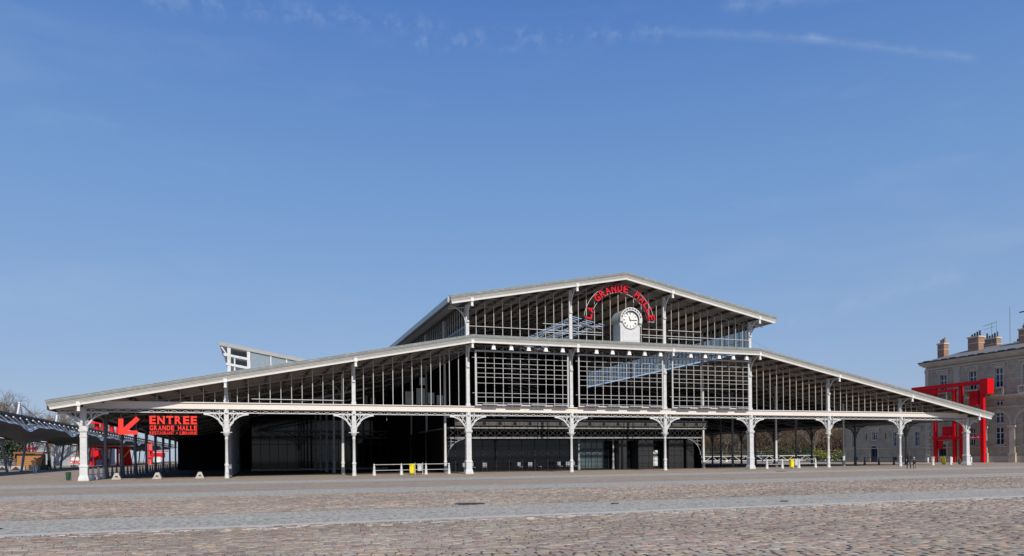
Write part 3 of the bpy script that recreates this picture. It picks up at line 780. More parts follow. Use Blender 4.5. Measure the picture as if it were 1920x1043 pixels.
for x, w, z0, z1 in ((26.6, .5, 9.3, 10.4), (27.5, .7, 9.2, 10.1), (21.5, 1.4, 8.8, 9.3)):
    solid('ceiling_screen', x, x+w, 41.0, 41.06, z0, z1, PANEL)
b = MB()                               # dark wind truss before the back glazing
lattice(b, (12, 40.9, 5.3), (30, 40.9, 5.3), .9, 9, .06, .1, True); b.obj('wind_truss', TRUSS, hall)
# service tubes seen through the left bays
for z0, z1, y, r in ((6.55, 9.0, 16.0, .30), (6.2, 8.2, 18.2, .22)):
    b = MB(); b.bar((12.5, y, z0), (23.5, y, z1), r, n=8); b.obj('air_duct', IRON, hall, smooth=True)
# stacked crates and chairs glimpsed behind the glass under the mezzanine
for x in (45.6, 49.8, 53.5):
    b = MB(); b.lathe([(.19, 0), (.14, .4), (.13, .95), (.16, 1.0), (.16, 1.1), (.11, 1.2), (.10, 3.36)], 10, (x, 10.6, 0)); b.obj('column', IRON, hall, smooth=True)
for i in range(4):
    solid('reflection_toned_pane', 46.05+i*.72, 46.7+i*.72, 11.36, 11.40, .15, 1.95, REFLGLASS); solid('reflection_toned_pane', 46.05+i*.72, 46.7+i*.72, 11.36, 11.40, 2.35, 3.0, REFLGLASS)  # bluish reflections put into the colour of these panes
solid('lit_tone_pane', 55.25, 55.85, 11.3, 11.34, .3, 2.1, PANEL); solid('lit_tone_pane', 54.5, 54.95, 11.3, 11.34, .3, 1.1, REFLGLASS); solid('lit_tone_pane', 51.2, 51.6, 11.3, 11.34, .3, 2.9, REFLGLASS)  # lit look put into the pane colours; no lamp behind them
for x0, x1 in ((50.0, 51.0), (52.4, 54.3), (56.3, 58.2), (58.6, 59.6)):
    solid('entrance_portal', x0, x1, 9.6, 11.2, 0, 3.2, DFRAME)
for x, z in ((34.2, 6.4), (35.0, 7.2), (36.4, 6.3), (37.3, 6.6), (38.8, 7.4), (40.1, 6.5), (41.5, 6.4), (43.8, 7.6), (44.3, 7.6), (44.9, 7.5), (45.5, 7.7), (48.2, 6.6), (52.6, 6.2), (53.5, 6.4)):
    solid('stage_light', x, x+.28, 24.1, 24.4, z, z+.55, LAMPB)

# roof monitor rising from the left slope
mo = MB()
Y0m = 24.0
def mz(x): return 14.47-.178*(x-8.55)
mo.add([(8.55, Y0m, mz(8.55)-.32), (17.6, Y0m, mz(17.6)-.32), (17.6, Y0m+9, mz(17.6)-.32), (8.55, Y0m+9, mz(8.55)-.32), (8.45, Y0m-.2, mz(8.55)+.05), (17.6, Y0m-.2, mz(17.6)+.05), (17.6, Y0m+9, mz(17.6)+.05), (8.45, Y0m+9, mz(8.55)+.05)],
       [(3, 2, 1, 0), (4, 5, 6, 7), (0, 1, 5, 4), (1, 2, 6, 5), (2, 3, 7, 6), (3, 0, 4, 7)])
mon = mo.obj('roof_monitor', BOARD, hall)
for x in (9.5, 11.55, 13.9, 15.6):
    b = MB(); w = .17 if x < 12 else .06; b.box(x-w, x+w, Y0m+.1, Y0m+.4, zf(x)+.5, mz(x)-.33); b.obj('monitor_post', WHITE, mon)
b = MB(); b.box(10.0, 10.15, Y0m+.15, Y0m+.35, zf(10)+.5, mz(10)-1.3); b.obj('monitor_post', WHITE, mon)
for q, xa, xb in ((1.35, 8.95, 11.4), (2.35, 9.2, 11.4)):
    b = MB(); b.add([(xa, Y0m+.05, mz(xa)-q), (xb, Y0m+.05, mz(xb)-q), (xb, Y0m+8, mz(xb)-q), (xa, Y0m+8, mz(xa)-q), (xa, Y0m+.05, mz(xa)-q+.26), (xb, Y0m+.05, mz(xb)-q+.26), (xb, Y0m+8, mz(xb)-q+.26), (xa, Y0m+8, mz(xa)-q+.26)],
                    [(3, 2, 1, 0), (4, 5, 6, 7), (0, 1, 5, 4), (1, 2, 6, 5), (2, 3, 7, 6), (3, 0, 4, 7)]); b.obj('monitor_louver', WHITE, mon)
b = MB(); b.add([(11.75, Y0m+.2, zf(11.75)+.4), (17.2, Y0m+.2, zf(17.2)+.4), (17.2, Y0m+.2, mz(17.2)-.33), (11.75, Y0m+.2, mz(11.75)-.33)], [(0, 1, 2, 3)])
b.obj('glass_pane', mat('monitor_glass', (.22, .27, .31), .12, var=.1, spec=.6), mon)
b = MB(); P = [(8.75+.8*(1-math.cos(t*PI/12)), Y0m+.1, mz(8.8)-.45-1.25*(1-math.sin(PI/2-t*PI/12))) for t in range(7)]; b.path(P, .12); b.obj('monitor_bracket', WHITE, mon)
b = MB(); b.box(68.0, 69.4, 5.0, 8.0, zf(68.7)+.5, zf(68.7)+.98); b.obj('roof_hatch', ZINC, hall)
# thin stay cable from the upper gable to the low roof
b = MB(); b.bar((60.2, -.1, 13.2), (63.5, -.6, 11.6), .025); b.obj('stay_cable', TRUSS, hall)

# ------------------------------------------------------------------ lettering
_letters = {}
def glyph(ch, bold=.03):
    if (ch, bold) in _letters: return _letters[ch, bold]
    cu = bpy.data.curves.new('letter', 'FONT'); cu.body = ch; cu.size = 1; cu.offset = bold; cu.extrude = .5; cu.resolution_u = 4
    ob = bpy.data.objects.new('letter', cu); COL.objects.link(ob)
    bpy.context.view_layer.update()
    me = bpy.data.meshes.new_from_object(ob.evaluated_get(bpy.context.evaluated_depsgraph_get()))
    bpy.data.objects.remove(ob)
    co = np.array([v.co[:] for v in me.vertices]); mn, mx = co.min(0), co.max(0)
    for v in me.vertices:
        x, y, z = ((v.co[i]-mn[i])/(mx[i]-mn[i]) for i in range(3))
        v.co = (x, -(z-.5), y)            # unit letter standing in XZ, facing -Y
    me.materials.clear(); me.materials.append(RED); me.name = 'letter'
    _letters[ch, bold] = me
    return me
def letter(ch, parent, x, y, z, w, h, d, m_=RED, bold=.03, rot=0):
    me = glyph(ch, bold); o = bpy.data.objects.new('letter', me); COL.objects.link(o); o.parent = parent
    o.scale = (w, d, h); o.location = (x, y, z); o.rotation_euler = (0, rot, 0)
    if me.materials[0] is not m_:
        o.material_slots[0].link = 'OBJECT'; o.material_slots[0].material = m_
    return o
def row(text, parent, x0, x1, z0, z1, y, d, m_=RED, gap=.22, space=.6, bold=.03):
    wid = {'I': .38, ' ': space, '<': .8, 'N': 1.05, 'L': .9, 'E': .9, 'M': 1.25}
    ws = [wid.get(c, 1.0) for c in text]; tot = sum(ws)+gap*(len(text)-1); k = (x1-x0)/tot; x = x0
    for c, w in zip(text, ws):
        if c != ' ':
            if c == '<': letter(c, parent, x, y, z0+(z1-z0)*.15, w*k, (z1-z0)*.7, d, m_, bold)
            else: letter(c, parent, x, y, z0, w*k, z1-z0, d, m_, bold)
        x += (w+gap)*k
sg = thing('entrance_sign', 'large red lettered entrance sign hung beneath the lattice girder beside the red arrow', 'sign', (4.5, -.3, 3.48))
row('ENTREE', sg, 0, 3.36, .80, 1.44, 0, .09, bold=.036)
row('GRANDE HALLE', sg, 0, 3.36, .32, .70, 0, .08, bold=.03)
row('RESTAURANT < LIBRAIRIE', sg, 0, 3.36, .0, .235, 0, .07, bold=.022, gap=.2)
b = MB()
for z in (.02, .27, .34, .68, .82, 1.42): b.bar((-.02, .07, z), (3.38, .07, z), .03)
for x in (.3, 1.5, 2.7): b.bar((x, .09, 0), (x, .09, 1.7), .03)
b.obj('sign_frame', DFRAME, sg)
ar = thing('direction_arrow', 'big flat red arrow pointing down left beside the entrance lettering', 'arrow sign', (2.37, -.3, 3.48))
b = MB(); w = .33
b.prism([(0, 0), (1.31, 0), (1.31, .30), (.62, .30), (1.46, 1.14), (1.22, 1.38), (.34, .50), (.34, 1.20), (0, 1.20)], -.05, .05)
b.obj('arrow_plate', RED, ar)
b = MB(); b.bar((.17, .08, .1), (.17, .08, 1.72), .03); b.bar((1.2, .08, .1), (1.2, .08, 1.72), .03); b.obj('hanger', DFRAME, ar)

arc = thing('arched_sign', 'arc of red block letters above the gable clock', 'sign', (44.75, -.95, 13.88))
txt = 'LA GRANDE HALLE'; R0 = 3.02
for i, ch in enumerate(txt):
    if ch == ' ': continue
    th = rad(170-i*11.2); w, h = .49, .70
    rot = PI/2-th
    cxl, czl = math.cos(th)*R0, math.sin(th)*R0
    letter(ch, arc, cxl-math.cos(rot)*w/2, 0, czl+math.sin(rot)*w/2, w, h, .22, ARCRED, .02, rot)
for R_ in (R0, R0+.72):
    b = MB(); b.path([(math.cos(rad(a))*R_, .16, math.sin(rad(a))*R_) for a in range(8, 174, 6)], .035, .035); b.obj('arc_rail', WHITE, arc)
b = MB()
for s in (-1, 1): b.bar((s*R0*.99, .16, .42), (s*(R0+.72)*.99, .16, .42), .05); b.bar((s*3.3, .16, .42), (s*3.3, .9, .42), .05)
for a in (60, 120): b.bar((math.cos(rad(a))*3.4, .16, math.sin(rad(a))*3.4), (math.cos(rad(a))*3.4, .9, math.sin(rad(a))*3.4), .05)
b.obj('arc_stay', WHITE, arc)

# ------------------------------------------------------------------ clock
ck = thing('gable_clock', 'white clock tower housing with roman dial standing on the pent roof', 'clock', (45.5, -1.4, 12.12))
b = MB()
face = [(-.96, 0), (.96, 0), (.96, 2.1)]+[(.96*math.cos(t*PI/14), 2.1+.96*math.sin(t*PI/14)) for t in range(1, 14)]+[(-.96, 2.1)]
b.prism(face, 0, 1.6); b.obj('housing', WHITE, ck)
b = MB(); b.ring([(1.12*math.cos(t*PI/20-.25+0*t), 2.1+1.12*math.sin(t*PI/20-.25)) for t in range(0, 24)], [(.97*math.cos(t*PI/20-.25), 2.1+.97*math.sin(t*PI/20-.25)) for t in range(0, 24)], -.22, 1.75)
b.obj('barrel_roof', ZINC, ck)
b = MB(); b.ring([(1.16*math.cos(t*PI/20-.3), 2.1+1.16*math.sin(t*PI/20-.3)) for t in range(0, 24)], [(.86*math.cos(t*PI/20-.3), 2.1+.86*math.sin(t*PI/20-.3)) for t in range(0, 24)], -.30, -.22)
ring_ = b.obj('arch_ring', WHITE, ck)
b = MB()
for t in range(1, 11):
    a = t*PI/11; c0 = Vector((1.01*math.cos(a), -.305, 2.1+1.01*math.sin(a))); d_ = Vector((-math.sin(a), 0, math.cos(a)))*.095
    b.bar(c0-d_, c0+d_, .012, .10)
b.obj('ring_slots', BLACKP, ring_)
b = MB(); b.prism([(.80*math.cos(t*2*PI/32), 2.1+.80*math.sin(t*2*PI/32)) for t in range(32)], -.07, -.004); dial = b.obj('dial', DIALM, ck)
b = MB()
b.ring([(.84*math.cos(t*2*PI/32), 2.1+.84*math.sin(t*2*PI/32)) for t in range(33)], [(.79*math.cos(t*2*PI/32), 2.1+.79*math.sin(t*2*PI/32)) for t in range(33)], -.10, -.002); b.obj('dial_rim', IRON, dial)
b = MB(); b.ring([(.42*math.cos(t*2*PI/32), 2.1+.42*math.sin(t*2*PI/32)) for t in range(33)], [(.405*math.cos(t*2*PI/32), 2.1+.405*math.sin(t*2*PI/32)) for t in range(33)], -.078, -.069); b.obj('dial_circle', IRON, dial)
nums = ['XII', 'I', 'II', 'III', 'IIII', 'V', 'VI', 'VII', 'VIII', 'IX', 'X', 'XI']
b = MB()
for i, nm in enumerate(nums):
    a = PI/2-i*PI/6; rot = PI/2-a
    def pt(u, v): return (math.cos(a)*(.50+v)+math.sin(a)*u, -.078, 2.1+math.sin(a)*(.50+v)-math.cos(a)*u)
    wch = {'I': .045, 'V': .08, 'X': .08}; tot = sum(wch[c] for c in nm); u = -tot/2
    for c in nm:
        w = wch[c]
        if c == 'I': b.bar(pt(u+w/2, .02), pt(u+w/2, .22), .018, .022)
        elif c == 'V': b.bar(pt(u+.01, .22), pt(u+w/2, .02), .018, .022); b.bar(pt(u+w-.01, .22), pt(u+w/2, .02), .015, .018)
        else: b.bar(pt(u+.01, .22), pt(u+w-.01, .02), .018, .022); b.bar(pt(u+w-.01, .22), pt(u+.01, .02), .015, .018)
        u += w
b.obj('numerals', BLACKP, dial)
def hand(ang, ln, w):
    a = PI/2-ang; d_ = Vector((math.cos(a), 0, math.sin(a))); n_ = Vector((-d_.z, 0, d_.x)); o_ = Vector((0, -.10, 2.1))
    b = MB(); pts = [o_-d_*.16+n_*w*.5, o_-d_*.16-n_*w*.5, o_+d_*ln*.55-n_*w, o_+d_*ln-n_*.008, o_+d_*ln+n_*.008, o_+d_*ln*.55+n_*w]
    b.prism([(p.x, p.z) for p in pts], -.115 if ln > .5 else -.098, -.10 if ln > .5 else -.083); return b.obj('clock_hand', BLACKP, dial)
hand(2*PI*(11.25/12), .42, .045); hand(2*PI*15.2/60, .62, .032)
b = MB(); b.box(-.72, .72, -.025, 0, .12, .98); b.box(-.68, .68, -.045, -.025, .2, .24); b.box(-.98, .98, -.05, 0, 0, .1); b.obj('base_panel', WHITE, ck)
b = MB(); b.box(-1.12, -.96, -.1, .05, 1.55, 1.95); b.box(.96, 1.12, -.1, .05, 1.55, 1.95); b.box(-1.04, -.96, -.06, .1, 0, 1.6); b.box(.96, 1.04, -.06, .1, 0, 1.6); b.obj('side_bracket', WHITE, ck)

# ------------------------------------------------------------------ floodlights under the lower eave
ordn = ['first', 'second', 'third', 'fourth', 'fifth']
bayname = ['left', 'middle', 'right']
fl = thing('floodlight', 'x', 'floodlight', (0, 0, 0), 0, 'white floodlights under the lower eave')
b = MB(); b.add([(-.17, -.12, 0), (.17, -.12, 0), (.17, .12, 0), (-.17, .12, 0), (-.12, -.10, .36), (.12, -.10, .36), (.12, .10, .36), (-.12, .10, .36)], [(3, 2, 1, 0), (4, 5, 6, 7), (0, 1, 5, 4), (1, 2, 6, 5), (2, 3, 7, 6), (3, 0, 4, 7)])
b.box(-.20, .20, -.14, .14, -.04, 0); b.obj('housing', LAMPB, fl)
b = MB(); b.box(-.035, .035, -.03, .03, .36, .52); b.box(-.05, .05, -.05, .05, .44, .48); b.obj('hanger', LAMPB, fl)
b = MB(); b.box(-.17, .17, -.10, .10, -.06, -.04); b.obj('lens', CGLASS, fl)
xs_ = [32.0, 33.65, 35.3, 36.95, 38.6, 42.0, 43.65, 45.4, 47.05, 48.75, 52.1, 53.75, 55.35, 57.0, 58.6]
for i, x in enumerate(xs_):
    lb = f'{ordn[i%5]} white floodlight from the left under the eave of the {bayname[i//5]} bay'
    if i == 0: fl.location = (x, -1.35, 10.98); fl['label'] = lb
    else: dup(fl, None, (x, -1.35, 10.98), 0, lb)

# ------------------------------------------------------------------ chairs under the mezzanine
cp = thing('cafe_chair', 'pale cafe chair under the mezzanine, first from the left of the row', 'chair', (32.4, 9.7, 0), 0, 'pale chairs under the mezzanine')
b = MB(); b.box(-.22, .22, -.22, .22, .43, .47); b.obj('seat', IRON, cp)
b = MB(); b.box(-.22, .22, .20, .24, .55, .92); b.obj('backrest', IRON, cp)
for sx in (-.2, .2):
    for sy in (-.2, .2): b = MB(); b.bar((sx, sy, 0), (sx, sy, .43 if sy < 0 else .9), .03); b.obj('leg', DFRAME, cp)
KIDS.clear()
for i, (x, y, a) in enumerate(((33.3, 9.9, .3), (34.5, 9.6, 2.8), (38.4, 9.7, .2), (39.6, 10.0, 3.0), (40.6, 9.7, 1.2), (43.0, 9.8, .1), (43.8, 9.6, 2.9), (44.8, 9.9, .4))):
    dup(cp, None, (x, y, 0), a, 'pale cafe chair under the mezzanine, %s from the left of the row' % ['second', 'third', 'fourth', 'fifth', 'sixth', 'seventh', 'eighth', 'ninth'][i])

# ------------------------------------------------------------------ barriers
def post_mesh():
    b = MB(); b.lathe([(.17, 0), (.17, .05), (.15, .09), (.085, .62), (.10, .66), (.10, .70), (.07, .74), (.07, .90), (.085, .92), (.06, .98), (.02, 1.0)], 12); return b
def barrier(label, pts, pm, rm, group='post and rail barriers', scale=1):
    o = pts[0]; t = thing('barrier', label, 'barrier', (o[0], o[1], gz(o[0], o[1])), 0, group)
    p0 = post_mesh().obj('post', pm, t, smooth=True)
    for i, p in enumerate(pts[1:]): inst(p0, 'post', t, (p[0]-o[0], p[1]-o[1], 0))
    for i, (p, q) in enumerate(zip(pts[:-1], pts[1:])):
        for z in (.44, .93):
            b = MB(); b.bar((p[0]-o[0], p[1]-o[1], z), (q[0]-o[0], q[1]-o[1], z), .045, n=8); b.obj('rail', rm, t, smooth=True)
    return t
barrier('white barrier with a yellow waste bag, between second and third round columns left of centre', [(21.7, .2), (24.15, .8), (26.4, 1.1), (28.55, 1.3)], WHITE, WHITE)
barrier('white barrier right of the nave beside the yellow waste bag and square pier', [(61.3, -.9), (63.5, -.55), (66.0, -.1), (68.7, .5)], WHITE, WHITE)
barrier('white barrier with dark rails behind the walking woman and child', [(84.6, 2.3), (88.2, 2.9), (91.9, 3.6)], WHITE, DFRAME)
barrier('dark barrier before the blue arched door seen through the right aisle', [(90, 10.2), (90, 12.6), (90, 15.0)], SIDE, SIDE)
where = ['first', 'second', 'third', 'fourth', 'fifth', 'sixth', 'seventh', 'eighth', 'ninth']
for k in range(9):
    y0 = D*k+.9; ys = [y0+i*(D-1.8)/3 for i in range(4)]
    barrier(f'{where[k]} grey barrier back from the front along the left open side', [(0, y) for y in ys], WHITE if k == 0 else SIDE, SIDE)

# ------------------------------------------------------------------ waste bags, bin, blocks, covers
def waste_bag(label, x, y, m_, length=.85, lean=0):
    t = thing('waste_bag', label, 'waste bag', (x, y, 0), 0, 'waste bags on hoops')
    b = MB(); b.bar((.30, 0, 0), (.30, 0, 1.05), .05, n=8); b.obj('stake', WHITE, t)
    b = MB(); b.path([(.23*math.cos(a*PI/8)+.02, .23*math.sin(a*PI/8), .95) for a in range(17)], .035, .05, 6); b.obj('hoop', m_, t)
    b = MB(); n = 20; rr = random.Random(x); ph = [rr.uniform(0, 6) for _ in range(4)]
    prof = [(.26, .97), (.27, .90), (.22, .82), (.215, .6), (.22, .35), (.2, .95-length+.05), (.14, .95-length), (.0, .95-length)]
    vs = []
    for j, (r, z) in enumerate(prof):
        for i in range(n):
            a = 2*PI*i/n; f = 1+.10*math.sin(5*a+ph[0]+z*3)+.06*math.sin(9*a+ph[1]-z*4)
            vs.append((.02+math.cos(a)*r*f+lean*(1-z), math.sin(a)*r*f, z))
    fs = [(j*n+i, j*n+(i+1) % n, (j+1)*n+(i+1) % n, (j+1)*n+i) for j in range(len(prof)-1) for i in range(n)]
    b.add(vs, fs); b.obj('bag', m_, t, smooth=True)
    return t
waste_bag('yellow waste bag hanging at the left white barrier', 25.05, .75, YELLOW)
waste_bag('small translucent grey waste bag hanging at the left white barrier', 25.75, .85, CLEARBAG, .62)
waste_bag('yellow waste bag at the right white barrier', 64.7, -.5, YELLOW)
waste_bag('translucent grey waste bag at the right white barrier', 65.35, -.3, CLEARBAG, .7)
waste_bag('yellow waste bag slumping beside the red steel folly', 90.1, 3.2, YELLOW, .9, .25)
waste_bag('translucent grey waste bag beside the slumping yellow bag near the red folly', 88.7, 3.4, CLEARBAG, .6)

tb = thing('litter_bin', 'narrow dark green litter bin left of the white corner pier', 'litter bin', (-1.72, 3.1, .0))
b = MB(); b.lathe([(.14, .0), (.20, .10), (.22, .62)], 12); b.obj('bin_body', GREENBIN, tb, smooth=True)
b = MB(); b.lathe([(.235, .62), (.235, .66), (.19, .70), (.05, .72)], 12); b.obj('bin_lid', GREENBIN, tb, smooth=True)
b = MB(); b.bar((.25, 0, 0), (.25, 0, .74), .05); b.obj('bin_post', GREENBIN, tb)
tb.scale = (.78, .78, .92)
tb2 = dup(tb, None, (95.2, 5.1, 0), 0, 'dark green litter bin behind the right end square pier')

def block(label, x, y, r):
    t = thing('traffic_block', label, 'concrete block', (x, y, 0), r, 'concrete traffic blocks at the aisle entrance')
    b = MB(); b.lathe([(.33, 0), (.33, .10), (.31, .12), (.29, .12), (.15, .46), (.13, .51), (.08, .53)], 4)
    b.obj('block_body', CONC, t)
    b = MB(); b.box(-.10, .10, -.32, -.235, .20, .30); b.obj('lifting_slot', mat('dark_slot', (.08, .075, .07), .9), t)
    return t
block('concrete traffic block nearest the white corner pier under the red arrow', 1.75, 2.6, .06)
block('middle concrete traffic block of the three below the red lettering', 4.75, 2.1, -.05)
block('concrete traffic block nearest the first round column', 7.9, 1.6, .03)
def cover(name, label, x, y, r, seg=20):
    t = thing(name, label, 'manhole cover', (x, y, .0), 0, 'iron covers in the paving')
    b = MB(); b.lathe([(r, -.01), (r, .020), (r-.05, .022), (r-.06, .014), (0.01, .014)], seg); b.obj('cover_plate', DRAIN, t)
    b = MB(); b.bar((-.12, 0, .016), (.12, 0, .016), .04, .012); b.obj('lifting_bar', BLACKP, t)
cover('manhole_cover', 'large iron manhole cover beside the near grey path', 18.25, -41.2, .46)
cover('manhole_cover', 'distant dark manhole cover before the square pier right of the nave', 54.2, -11.6, .45)
cover('drain_cover', 'small round drain cover near the left end of the near path', 7.0, -44.4, .11, 10)
cover('drain_cover', 'small round drain cover in the middle of the near path', 22.1, -43.2, .12, 10)
cover('drain_cover', 'small round drain cover towards the right end of the near path', 27.0, -44.6, .12, 10)

# ------------------------------------------------------------------ stone building on the right
XB = 114.3
sbd = thing('stone_building', 'long grey stone building with brick chimneys, arches and balconies behind the hall', 'building', (XB, 26.5, 0))
O = Vector((XB, 26.5, 0))
def SB(b, name, m_, parent=None):
    b.v = [(p[0]-O.x, p[1]-O.y, p[2]-O.z) for p in b.v]; return b.obj(name, m_, parent or sbd)
def wall(y0, y1, z0, z1, holes, x, dpt=.35):
    ys = sorted({y0, y1, *[h[0] for h in holes], *[h[1] for h in holes]}); zs = sorted({z0, z1, *[h[2] for h in holes], *[h[3] for h in holes]})
    b = MB()
    for a, c in zip(ys[:-1], ys[1:]):
        for e, g in zip(zs[:-1], zs[1:]):
            if any(h[0] <= a and c <= h[1] and h[2] <= e and g <= h[3] for h in holes): continue
            b.add([(x, a, e), (x, c, e), (x, c, g), (x, a, g)], [(0, 3, 2, 1)])
    for h in holes:
        b.add([(x, h[0], h[2]), (x, h[1], h[2]), (x, h[1], h[3]), (x, h[0], h[3]), (x+dpt, h[0], h[2]), (x+dpt, h[1], h[2]), (x+dpt, h[1], h[3]), (x+dpt, h[0], h[3])],
              [(0, 1, 5, 4), (1, 2, 6, 5), (2, 3, 7, 6), (3, 0, 4, 7)])
    return b
def window(y0, y1, z0, z1, x=XB, rows=3, hood=True, sill=True, cols=2):
    f = MB(); xx = x+.22; w = .07
    f.box(xx-.05, xx+.05, y0, y0+w, z0, z1); f.box(xx-.05, xx+.05, y1-w, y1, z0, z1); f.box(xx-.05, xx+.05, y0+w, y1-w, z1-w, z1); f.box(xx-.05, xx+.05, y0+w, y1-w, z0, z0+w)
    ym = (y0+y1)/2; f.box(xx-.05, xx+.04, ym-.06, ym+.06, z0+w, z1-w)
    zt = z0+(z1-z0)*.68
    f.box(xx-.05, xx+.04, y0+w, ym-.06, zt-.05, zt+.05); f.box(xx-.05, xx+.04, ym+.06, y1-w, zt-.05, zt+.05)
    if rows > 2:
        z = z0+(z1-z0)*.34; f.box(xx-.04, xx+.03, y0+w, ym-.06, z-.02, z+.02); f.box(xx-.04, xx+.03, ym+.06, y1-w, z-.02, z+.02)
    fo = SB(f, 'window', WINF)
    for ya, yb in ((y0+w, ym-.06), (ym+.06, y1-w)):
        p = MB(); p.box(xx, xx+.012, ya, yb, z0+w, z1-w); SB(p, 'pane', WGLASS, fo)
    back = MB(); back.add([(x+.5, y0-.1, z0-.1), (x+.5, y1+.1, z0-.1), (x+.5, y1+.1, z1+.1), (x+.5, y0-.1, z1+.1)], [(0, 1, 2, 3)]); SB(back, 'blind', DWALL, fo)
    if sill: s = MB(); s.box(x-.12, x+.05, y0-.15, y1+.15, z0-.18, z0-.02); SB(s, 'sill', STONE2, fo)
    if hood:
        s = MB(); s.box(x-.05, x+.02, y0-.22, y0-.02, z0, z1+.35); s.box(x-.05, x+.02, y1+.02, y1+.22, z0, z1+.35); s.box(x-.05, x+.02, y0-.02, y1+.02, z1+.02, z1+.35)
        s.box(x-.30, x+.02, y0-.5, y1+.5, z1+.62, z1+.80); s.box(x-.12, x+.02, y0-.3, y1+.3, z1+.37, z1+.60)
        for yy in (y0-.42, y1+.22): s.box(x-.22, x+.02, yy, yy+.2, z1+.15, z1+.62)
        SB(s, 'hood', STONE2, fo)
    return fo
YC = [23.3, 18.3, 14.2, 10.1, 6.0, 1.9, -2.2]
holes = []
for y in YC: holes.append((y-.58, y+.58, 10.95, 13.72))
for y in YC[2:]:
    holes += [(y-.5, y+.5, 8.3, 9.1), (y-.62, y+.62, 2.58, 5.12), (y-.62, y+.62, 5.72, 7.2), (y-.5, y+.5, .15, .85)]
holes += [(18.46-.42, 18.46+.42, 2.58, 5.15), (17.9, 18.9, .15, .85)]
holes += [(22.85, 24.2, .05, 2.7)]
SB(wall(-8, 26.5, 0, 15.3, holes, XB), 'wall', STONE)
SB(MB().box(XB+.6, XB+14, -8, 26.4, 0, 15.2), 'core_wall', STONE)
SB(MB().add([(XB, 26.5, 0), (XB+14, 26.5, 0), (XB+14, 26.5, 15.3), (XB, 26.5, 15.3)], [(0, 1, 2, 3)]), 'end_wall', STONE)
for y in YC: window(y-.58, y+.58, 10.95, 13.72)
for y in YC[2:]:
    window(y-.5, y+.5, 8.3, 9.1, rows=2, hood=False, sill=False); window(y-.62, y+.62, 2.58, 5.12, hood=False); window(y-.62, y+.62, 5.72, 7.2, rows=2, hood=False)
window(18.04, 18.88, 2.58, 5.15, hood=False)
# arches with moulded archivolts and piers
for y in YC[2:]:
    b = MB()
    for j, (r0, r1, pr_) in enumerate(((1.62, 1.80, .16), (1.80, 1.98, .08))):
        po = [(y+r1*math.cos(t*PI/16), 5.4+1.15*r1*math.sin(t*PI/16)) for t in range(17)]; pi_ = [(y+r0*math.cos(t*PI/16), 5.4+1.15*r0*math.sin(t*PI/16)) for t in range(17)]
        n = 17; vs = [(XB-pr_, a, z) for a, z in po]+[(XB-pr_, a, z) for a, z in pi_]+[(XB+.02, a, z) for a, z in po]+[(XB+.02, a, z) for a, z in pi_]
        fs = []
        for i in range(n-1): fs += [(i, i+1, n+i+1, n+i), (i, 2*n+i, 2*n+i+1, i+1), (n+i, n+i+1, 3*n+i+1, 3*n+i)]
        b.add(vs, fs)
    b.box(XB-.24, XB, y-.18, y+.18, 7.2, 7.75)
    SB(b, 'arch', STONE2)
for y in [16.35]+[(a+c)/2 for a, c in zip(YC[2:-1], YC[3:])]:
    b = MB(); w = .40
    b.box(XB-.30, XB, y-w, y+w, 1.2, 5.0); b.box(XB-.42, XB, y-w-.15, y+w+.15, 0, 1.2); b.box(XB-.46, XB, y-w-.2, y+w+.2, 1.2, 1.36); b.box(XB-.44, XB, y-w-.2, y+w+.2, 5.0, 5.32)
    SB(b, 'pier', STONE2)
# string courses, cornice, balconies, pilasters, quoins
SB(MB().box(XB-.25, XB, -8, 26.6, 8.0, 8.12).box(XB-.10, XB, -8, 26.55, 7.86, 8.0), 'string_course', STONE2)
SB(MB().box(XB-.55, XB, -8, 26.9, 9.55, 9.72).box(XB-.35, XB, -8, 26.7, 9.36, 9.55).box(XB-.18, XB, -8, 26.6, 9.2, 9.36), 'balcony_cornice', STONE2)
SB(MB().box(XB-.12, XB, -8, 26.55, 14.75, 14.95).box(XB-.30, XB, -8, 26.8, 15.25, 15.5).box(XB-.62, XB+.2, -8, 27.1, 15.5, 15.72).box(XB-.75, XB+.2, -8, 27.2, 15.72, 15.9), 'cornice', STONE2)
SB(MB().box(XB-.82, XB+.1, -8, 27.25, 15.9, 16.06), 'roof_gutter', DARKLEAD)
SB(MB().box(XB-.14, XB, -8, 26.55, 2.2, 2.36).box(XB-.2, XB, -8, 26.58, 0, .95), 'plinth', STONE2)
for y in YC:
    b = MB(); b.box(XB-.50, XB, y-.95, y+.95, 9.72, 9.95); b.box(XB-.55, XB-.30, y-1.0, y+1.0, 10.72, 10.92)
    for s in (-1, 1): b.box(XB-.52, XB, y+s*.9-.12, y+s*.9+.12, 9.95, 10.72)
    bo = SB(b, 'balcony', STONE2)
    for j in range(7):
        q = MB(); yy = y-.66+j*.22; q.lathe([(.05, 9.95), (.085, 10.15), (.045, 10.5), (.07, 10.72)], 6, (XB-.42, yy, 0)); SB(q, 'baluster', STONE2, bo)
for y in (20.9,): SB(MB().box(XB-.10, XB, y-.5, y+.5, 9.8, 14.3).box(XB-.16, XB, y-.62, y+.62, 14.3, 14.7), 'pilaster', STONE2)
SB(MB().box(XB-.10, XB, 25.9, 26.52, 9.8, 14.3).box(XB-.16, XB, 25.8, 26.6, 14.3, 14.7), 'pilaster', STONE2)
for j in range(13):
    z = .98+j*.54
    if z > 7.2: break
    w = .95 if j % 2 else .7
    SB(MB().box(XB-.11, XB, 26.5-w, 26.56, z, z+.48), 'quoin', STONE2)
